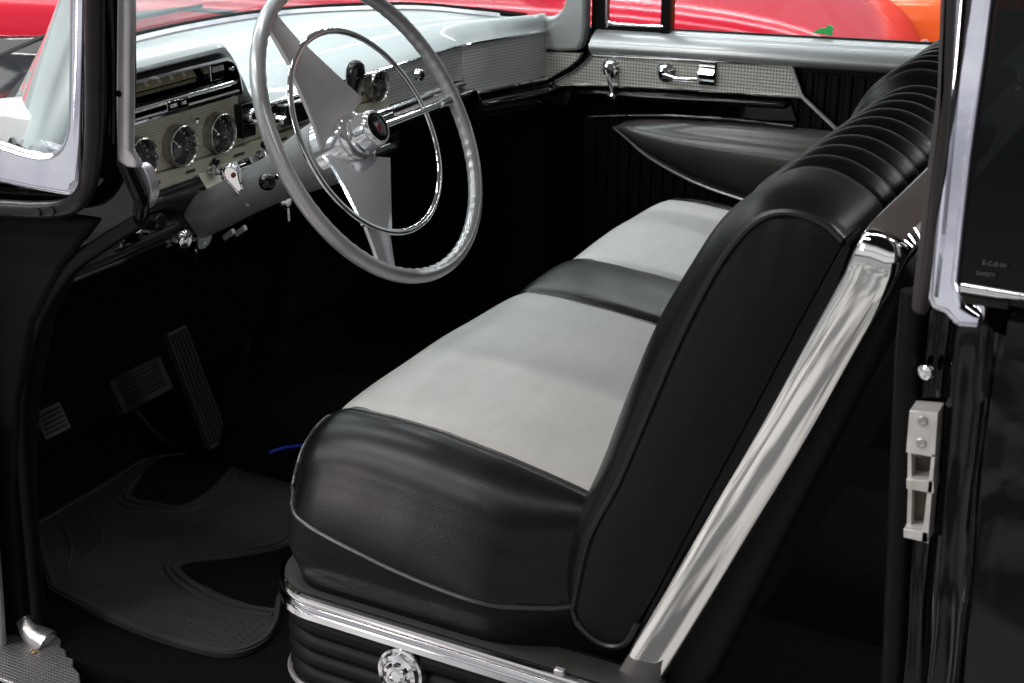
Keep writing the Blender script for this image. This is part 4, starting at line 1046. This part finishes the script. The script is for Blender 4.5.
for pts in ([(.13,.93),(.16,.80),(.15,.66)], [(.10,.90),(.12,.75),(.115,.63)], [(.17,1.0),(.24,1.02),(.30,1.10)], [(.42,.90),(.50,.85),(.54,.82)], [(.34,.93),(.45,.90),(.56,.90)], [(.14,1.0),(.20,1.05),(.25,1.12)]):
    on_mat(curve(pts, 6), .003, 'mat_rib', flat=.6)
g = G(); rr = random.Random(5)
for i in range(20):
    for j in range(22):
        x, y = .09+i*.011+(j%2)*.005, .615+j*.014
        if y < .9 and x < .18+(y-.6)*.15 and (x > .085 + abs(y-.7)*.05): g.lathe([(.0028,0),(.002,.0012),(0,.0013)], (x,y,-.0925), (0,0,1), M['rubber'], 6, capA=False)
sd = g.build('mat_studs', MT); sd['kind'] = 'stuff'
# recessed carpet-dark wells in the mat
def well(pts, name):
    g = G(); p = curve(pts, 5, True); k = len(p)
    g.add([(q.x,q.y,-.0917) for q in p], [tuple(range(k))], M['carpet']); return g.build(name, MT, smooth=0)
well([(.52,1.14),(.43,1.11),(.385,1.08),(.385,1.04),(.40,.985),(.467,.978),(.54,1.0),(.60,1.02)], 'mat_well')
well([(.41,.735),(.36,.738),(.30,.785),(.245,.845),(.222,.83),(.205,.77),(.197,.70),(.21,.64),(.30,.67)], 'mat_well')
g = G(); g.tube(curve([(.610,.868,-.040),(.575,.868,-.029),(.545,.868,-.019),(.505,.868,-.010)], 5), .0036, M['blue'], 8)
tag(g.build('cable_end'), 'short bright blue cable end on the dark floor beside the seat', 'cable')
g = G(); g.tube(curve([(.66,1.12,-.02),(.74,1.10,.045),(.80,1.14,.10),(.86,1.26,.16)], 6), .004, M['black_trim'], 8)
tag(g.build('floor_cable'), 'thin black cable running up the dark tunnel beside the accelerator', 'cable')
# small green tag clipped outside the far window
g = G(); g.prism([(.262,.612),(.242,.611),(.222,.609),(.220,.626),(.230,.630),(.236,.623),(.246,.622),(.255,.617)], 0, 1.5495, 1.5515, M['green'])
tag(g.build('green_tag', smooth=0), 'small bright green plastic tag on the far window ledge', 'tag')

# ------------------------------------------------------------------ other cars
def other_car(name, label, paint, loc, rz, tall=0.0):
    root = thing(name, label, 'car', (0,0,0), 'cars standing behind the black car')
    g = G(); rows = []
    secs = [(-2.55,.80,.40,.62,.66),(-2.45,.88,.32,.80,.84),(-2.2,.92,.26,.90,.95),(-1.6,.94,.25,.93,1.0),(-.8,.95,.24,.93,.98),(.4,.95,.24,.92,.97),(1.2,.94,.25,.90,.99),(1.9,.91,.28,.86,.94),(2.35,.86,.34,.78,.84),(2.5,.72,.42,.62,.64)]
    for y, w, zb, zs, zt in secs:
        half = [(0,zb),(w*.80,zb),(w*.97,zb+.06),(w,zb+.22),(w*1.0,(zb+zs)/2+.1),(w*.985,zs-.05),(w*.90,zs+.02),(w*.72,zt-.02),(w*.4,zt+.01),(0,zt+.02)]
        full = half + [(-a,b) for a, b in half[-2:0:-1]]
        rows.append([(a, y, b+tall*(b>.5)) for a, b in full] + [(half[0][0], y, half[0][1])])
    g.grid(rows, paint)
    for r in (rows[0], rows[-1]): g.add(r[:-1], [tuple(range(len(r)-1))], paint)
    body = g.build('body', root, smooth=60, subsurf=2)
    g = G(); rows = []
    for z, y0, y1, w in ((.97,-1.55,.75,.78),(1.2,-1.30,.45,.72),(1.36,-1.05,.20,.64)):
        rows.append([(x*w, y, z+tall) for x, y in [(1,y0),(1,(y0+y1)/2),(1,y1),(0,y1+.1),(-1,y1),(-1,(y0+y1)/2),(-1,y0),(0,y0-.1),(1,y0)]])
    g.grid(rows, M['carglass']); g.build('windows', root, smooth=40)
    g = G(); g.add([(x,y,1.365+tall) for x, y in [(.64,-1.05),(.66,-.4),(.64,.20),(0,.30),(-.64,.20),(-.66,-.4),(-.64,-1.05),(0,-1.15)]] + [(x*.8,y*.8,1.43+tall) for x, y in [(.64,-1.05),(.66,-.4),(.64,.20),(0,.30),(-.64,.20),(-.66,-.4),(-.64,-1.05),(0,-1.15)]],
          [tuple(range(8,16))]+[(i,(i+1)%8,8+(i+1)%8,8+i) for i in range(8)], paint); g.build('roof', root, smooth=60)
    for sx in (-1,1):
        for y in (-1.55,1.55):
            g = G(); g.lathe([(.20,-.09),(.31,-.10),(.335,-.06),(.335,.06),(.31,.10),(.20,.09)], (sx*.85,y,.335), (1,0,0), M['tyre'], 32, capA=False, capB=False)
            w = g.build('wheel', root)
            g = G(); g.lathe([(.205,.06*sx),(.19,.085*sx),(.10,.075*sx),(.06,.10*sx),(.0,.105*sx)], (sx*.85,y,.335), (1,0,0), M['chrome'], 28, capA=False); g.build('rim', w)
        g = G(); g.prism(rrect(sx*.79-.07,.62+tall,sx*.79+.07,.86+tall,.05), 1, -2.56, -2.38, M['tail']); g.tube([(a,-2.565,b) for a, b in rrect(sx*.79-.075,.615+tall,sx*.79+.075,.865+tall,.05)], .016, M['chrome'], 8, closed=True, up=(0,1,0)); g.build('tail_light', root)
        g = G(); g.lathe([(.10,0),(.105,.03),(.09,.05),(0,.06)], (sx*.64,2.44,.66+tall), (0,1,0), M['chrome'], 24); g.build('headlight', root)
    for y, s in ((-2.66,-1),(2.62,1)):
        g = G(); g.tube(curve([(-.92,y-s*.16,.46),(-.80,y-s*.03,.46),(-.4,y+s*.03,.46),(.4,y+s*.03,.46),(.80,y-s*.03,.46),(.92,y-s*.16,.46)], 5), .065, M['chrome'], 12); g.build('bumper', root)
    g = G()
    for sx in (-1,1): g.tube([(sx*.955,-2.1,.66),(sx*.968,-.5,.66),(sx*.965,1.2,.645),(sx*.93,2.1,.62)], .012, M['chrome'], 8)
    g.build('side_molding', root)
    root.location = loc; root.rotation_euler = (0,0,rz)
    return root
other_car('parked_car', 'crimson red car standing just beyond the far side windows', M['red_car'], (3.20,2.95,-.45), radians(8), -.02)
other_car('parked_car', 'bright orange car behind the tail of the red car', M['orange_car'], (4.55,-.55,-.45), radians(4), .02)

# ------------------------------------------------------------------ hall lighting
w = bpy.data.worlds.new('World'); scn.world = w; w.use_nodes = True
nt = w.node_tree; bg = nt.nodes['Background']
tc = nt.nodes.new('ShaderNodeTexCoord'); sp_ = nt.nodes.new('ShaderNodeSeparateXYZ'); nt.links.new(tc.outputs['Generated'], sp_.inputs[0])
def math_node(op, a, b):
    n = nt.nodes.new('ShaderNodeMath'); n.operation = op
    for k, v in enumerate((a, b)):
        if isinstance(v, (int, float)): n.inputs[k].default_value = v
        else: nt.links.new(v, n.inputs[k])
    return n.outputs[0]
# pale, brightly lit hall walls ahead and beyond; the near side of the hall is dark
ahead = math_node('ADD', math_node('MULTIPLY', sp_.outputs['X'], .80), math_node('MULTIPLY', sp_.outputs['Y'], .60))
mr = nt.nodes.new('ShaderNodeMapRange'); mr.interpolation_type = 'SMOOTHSTEP'
mr.inputs['From Min'].default_value = .0; mr.inputs['From Max'].default_value = .55; mr.inputs['To Min'].default_value = .035; mr.inputs['To Max'].default_value = .5
nt.links.new(ahead, mr.inputs['Value'])
m2 = nt.nodes.new('ShaderNodeMapRange'); m2.interpolation_type = 'SMOOTHSTEP'
m2.inputs['From Min'].default_value = .3; m2.inputs['From Max'].default_value = .6; m2.inputs['To Min'].default_value = 1.0; m2.inputs['To Max'].default_value = .18
nt.links.new(sp_.outputs['Z'], m2.inputs['Value'])
m3 = nt.nodes.new('ShaderNodeMapRange'); m3.interpolation_type = 'SMOOTHSTEP'
m3.inputs['From Min'].default_value = -.3; m3.inputs['From Max'].default_value = -.7; nt.links.new(sp_.outputs['X'], m3.inputs['Value'])
rb = nt.nodes.new('ShaderNodeValToRGB'); nt.links.new(sp_.outputs['Z'], rb.inputs[0])
for el, (p, v) in zip(list(rb.color_ramp.elements), ((.0, 0), (.52, 0))): el.position = p; el.color = (v, v, v, 1)
for p, v in ((.05, .85), (.17, .9), (.26, .5), (.30, 1.0), (.40, .85)):
    e = rb.color_ramp.elements.new(p); e.color = (v, v, v, 1)
# bright band added to the world behind the camera for chrome to reflect
band = math_node('MULTIPLY', math_node('MULTIPLY', m3.outputs[0], rb.outputs[0]), .8)
nt.links.new(math_node('ADD', math_node('MULTIPLY', mr.outputs[0], m2.outputs[0]), band), bg.inputs['Strength'])
bg.inputs['Color'].default_value = (.96, .985, 1, 1)

def tube_or_fill_light(x, y, z, ly, wx, power, col=(.97,.985,1), rot=(0,0,0)):
    l = bpy.data.lights.new('ceiling_or_fill_lamp', 'AREA'); l.shape = 'RECTANGLE'; l.size = wx; l.size_y = ly; l.energy = power; l.color = col
    o = bpy.data.objects.new('ceiling_or_fill_lamp', l); COL.objects.link(o); o.location = (x,y,z); o.rotation_euler = rot
for i, x in enumerate((-3.0,-1.4,.8,3.0,5.4,8.0)):
    for j, y in enumerate((-3.6,-.2,3.2,6.6)):
        if i == 0 and j < 2: continue
        p = (110, 46, 95, 130)[j]
        if i == 0: p = 120
        if i == 1: p = (36, 36, 120, 120)[j]
        if i > 3: p = 95
        tube_or_fill_light(x, y, 4.3, 3.36, .14, p, (1,.95,.93) if i < 2 else (.97,.985,1))
# low warm area lamp added on the driver's side for the bolster highlight
d = Vector((.0,.25,.22)) - Vector((-3.4,2.6,2.1)); q = d.to_track_quat('-Z','Y')
tube_or_fill_light(-3.4, 2.6, 2.1, 1.0, .6, 44, (1,.90,.88), q.to_euler())
scn.view_settings.view_transform = 'Standard'; scn.view_settings.look = 'None'
scn.view_settings.exposure = 0.0; scn.view_settings.gamma = 1.0

# ------------------------------------------------------------------ camera
cam = bpy.data.cameras.new('camera'); co = bpy.data.objects.new('camera', cam); COL.objects.link(co)
yaw, pit = radians(28), radians(21.6)
fw = Vector((cos(yaw)*cos(pit), sin(yaw)*cos(pit), -sin(pit))); rt_ = fw.cross(Vector((0,0,1))).normalized(); up_ = rt_.cross(fw)
mw = Matrix((rt_, up_, -fw)).transposed().to_4x4(); mw.translation = Vector((-1.275,-.558,1.086))
co.matrix_world = mw
cam.sensor_width = 36; cam.lens = 50; cam.clip_start = .05; cam.clip_end = 200
cam.dof.use_dof = True; cam.dof.focus_distance = 2.0; cam.dof.aperture_fstop = 11
scn.camera = co
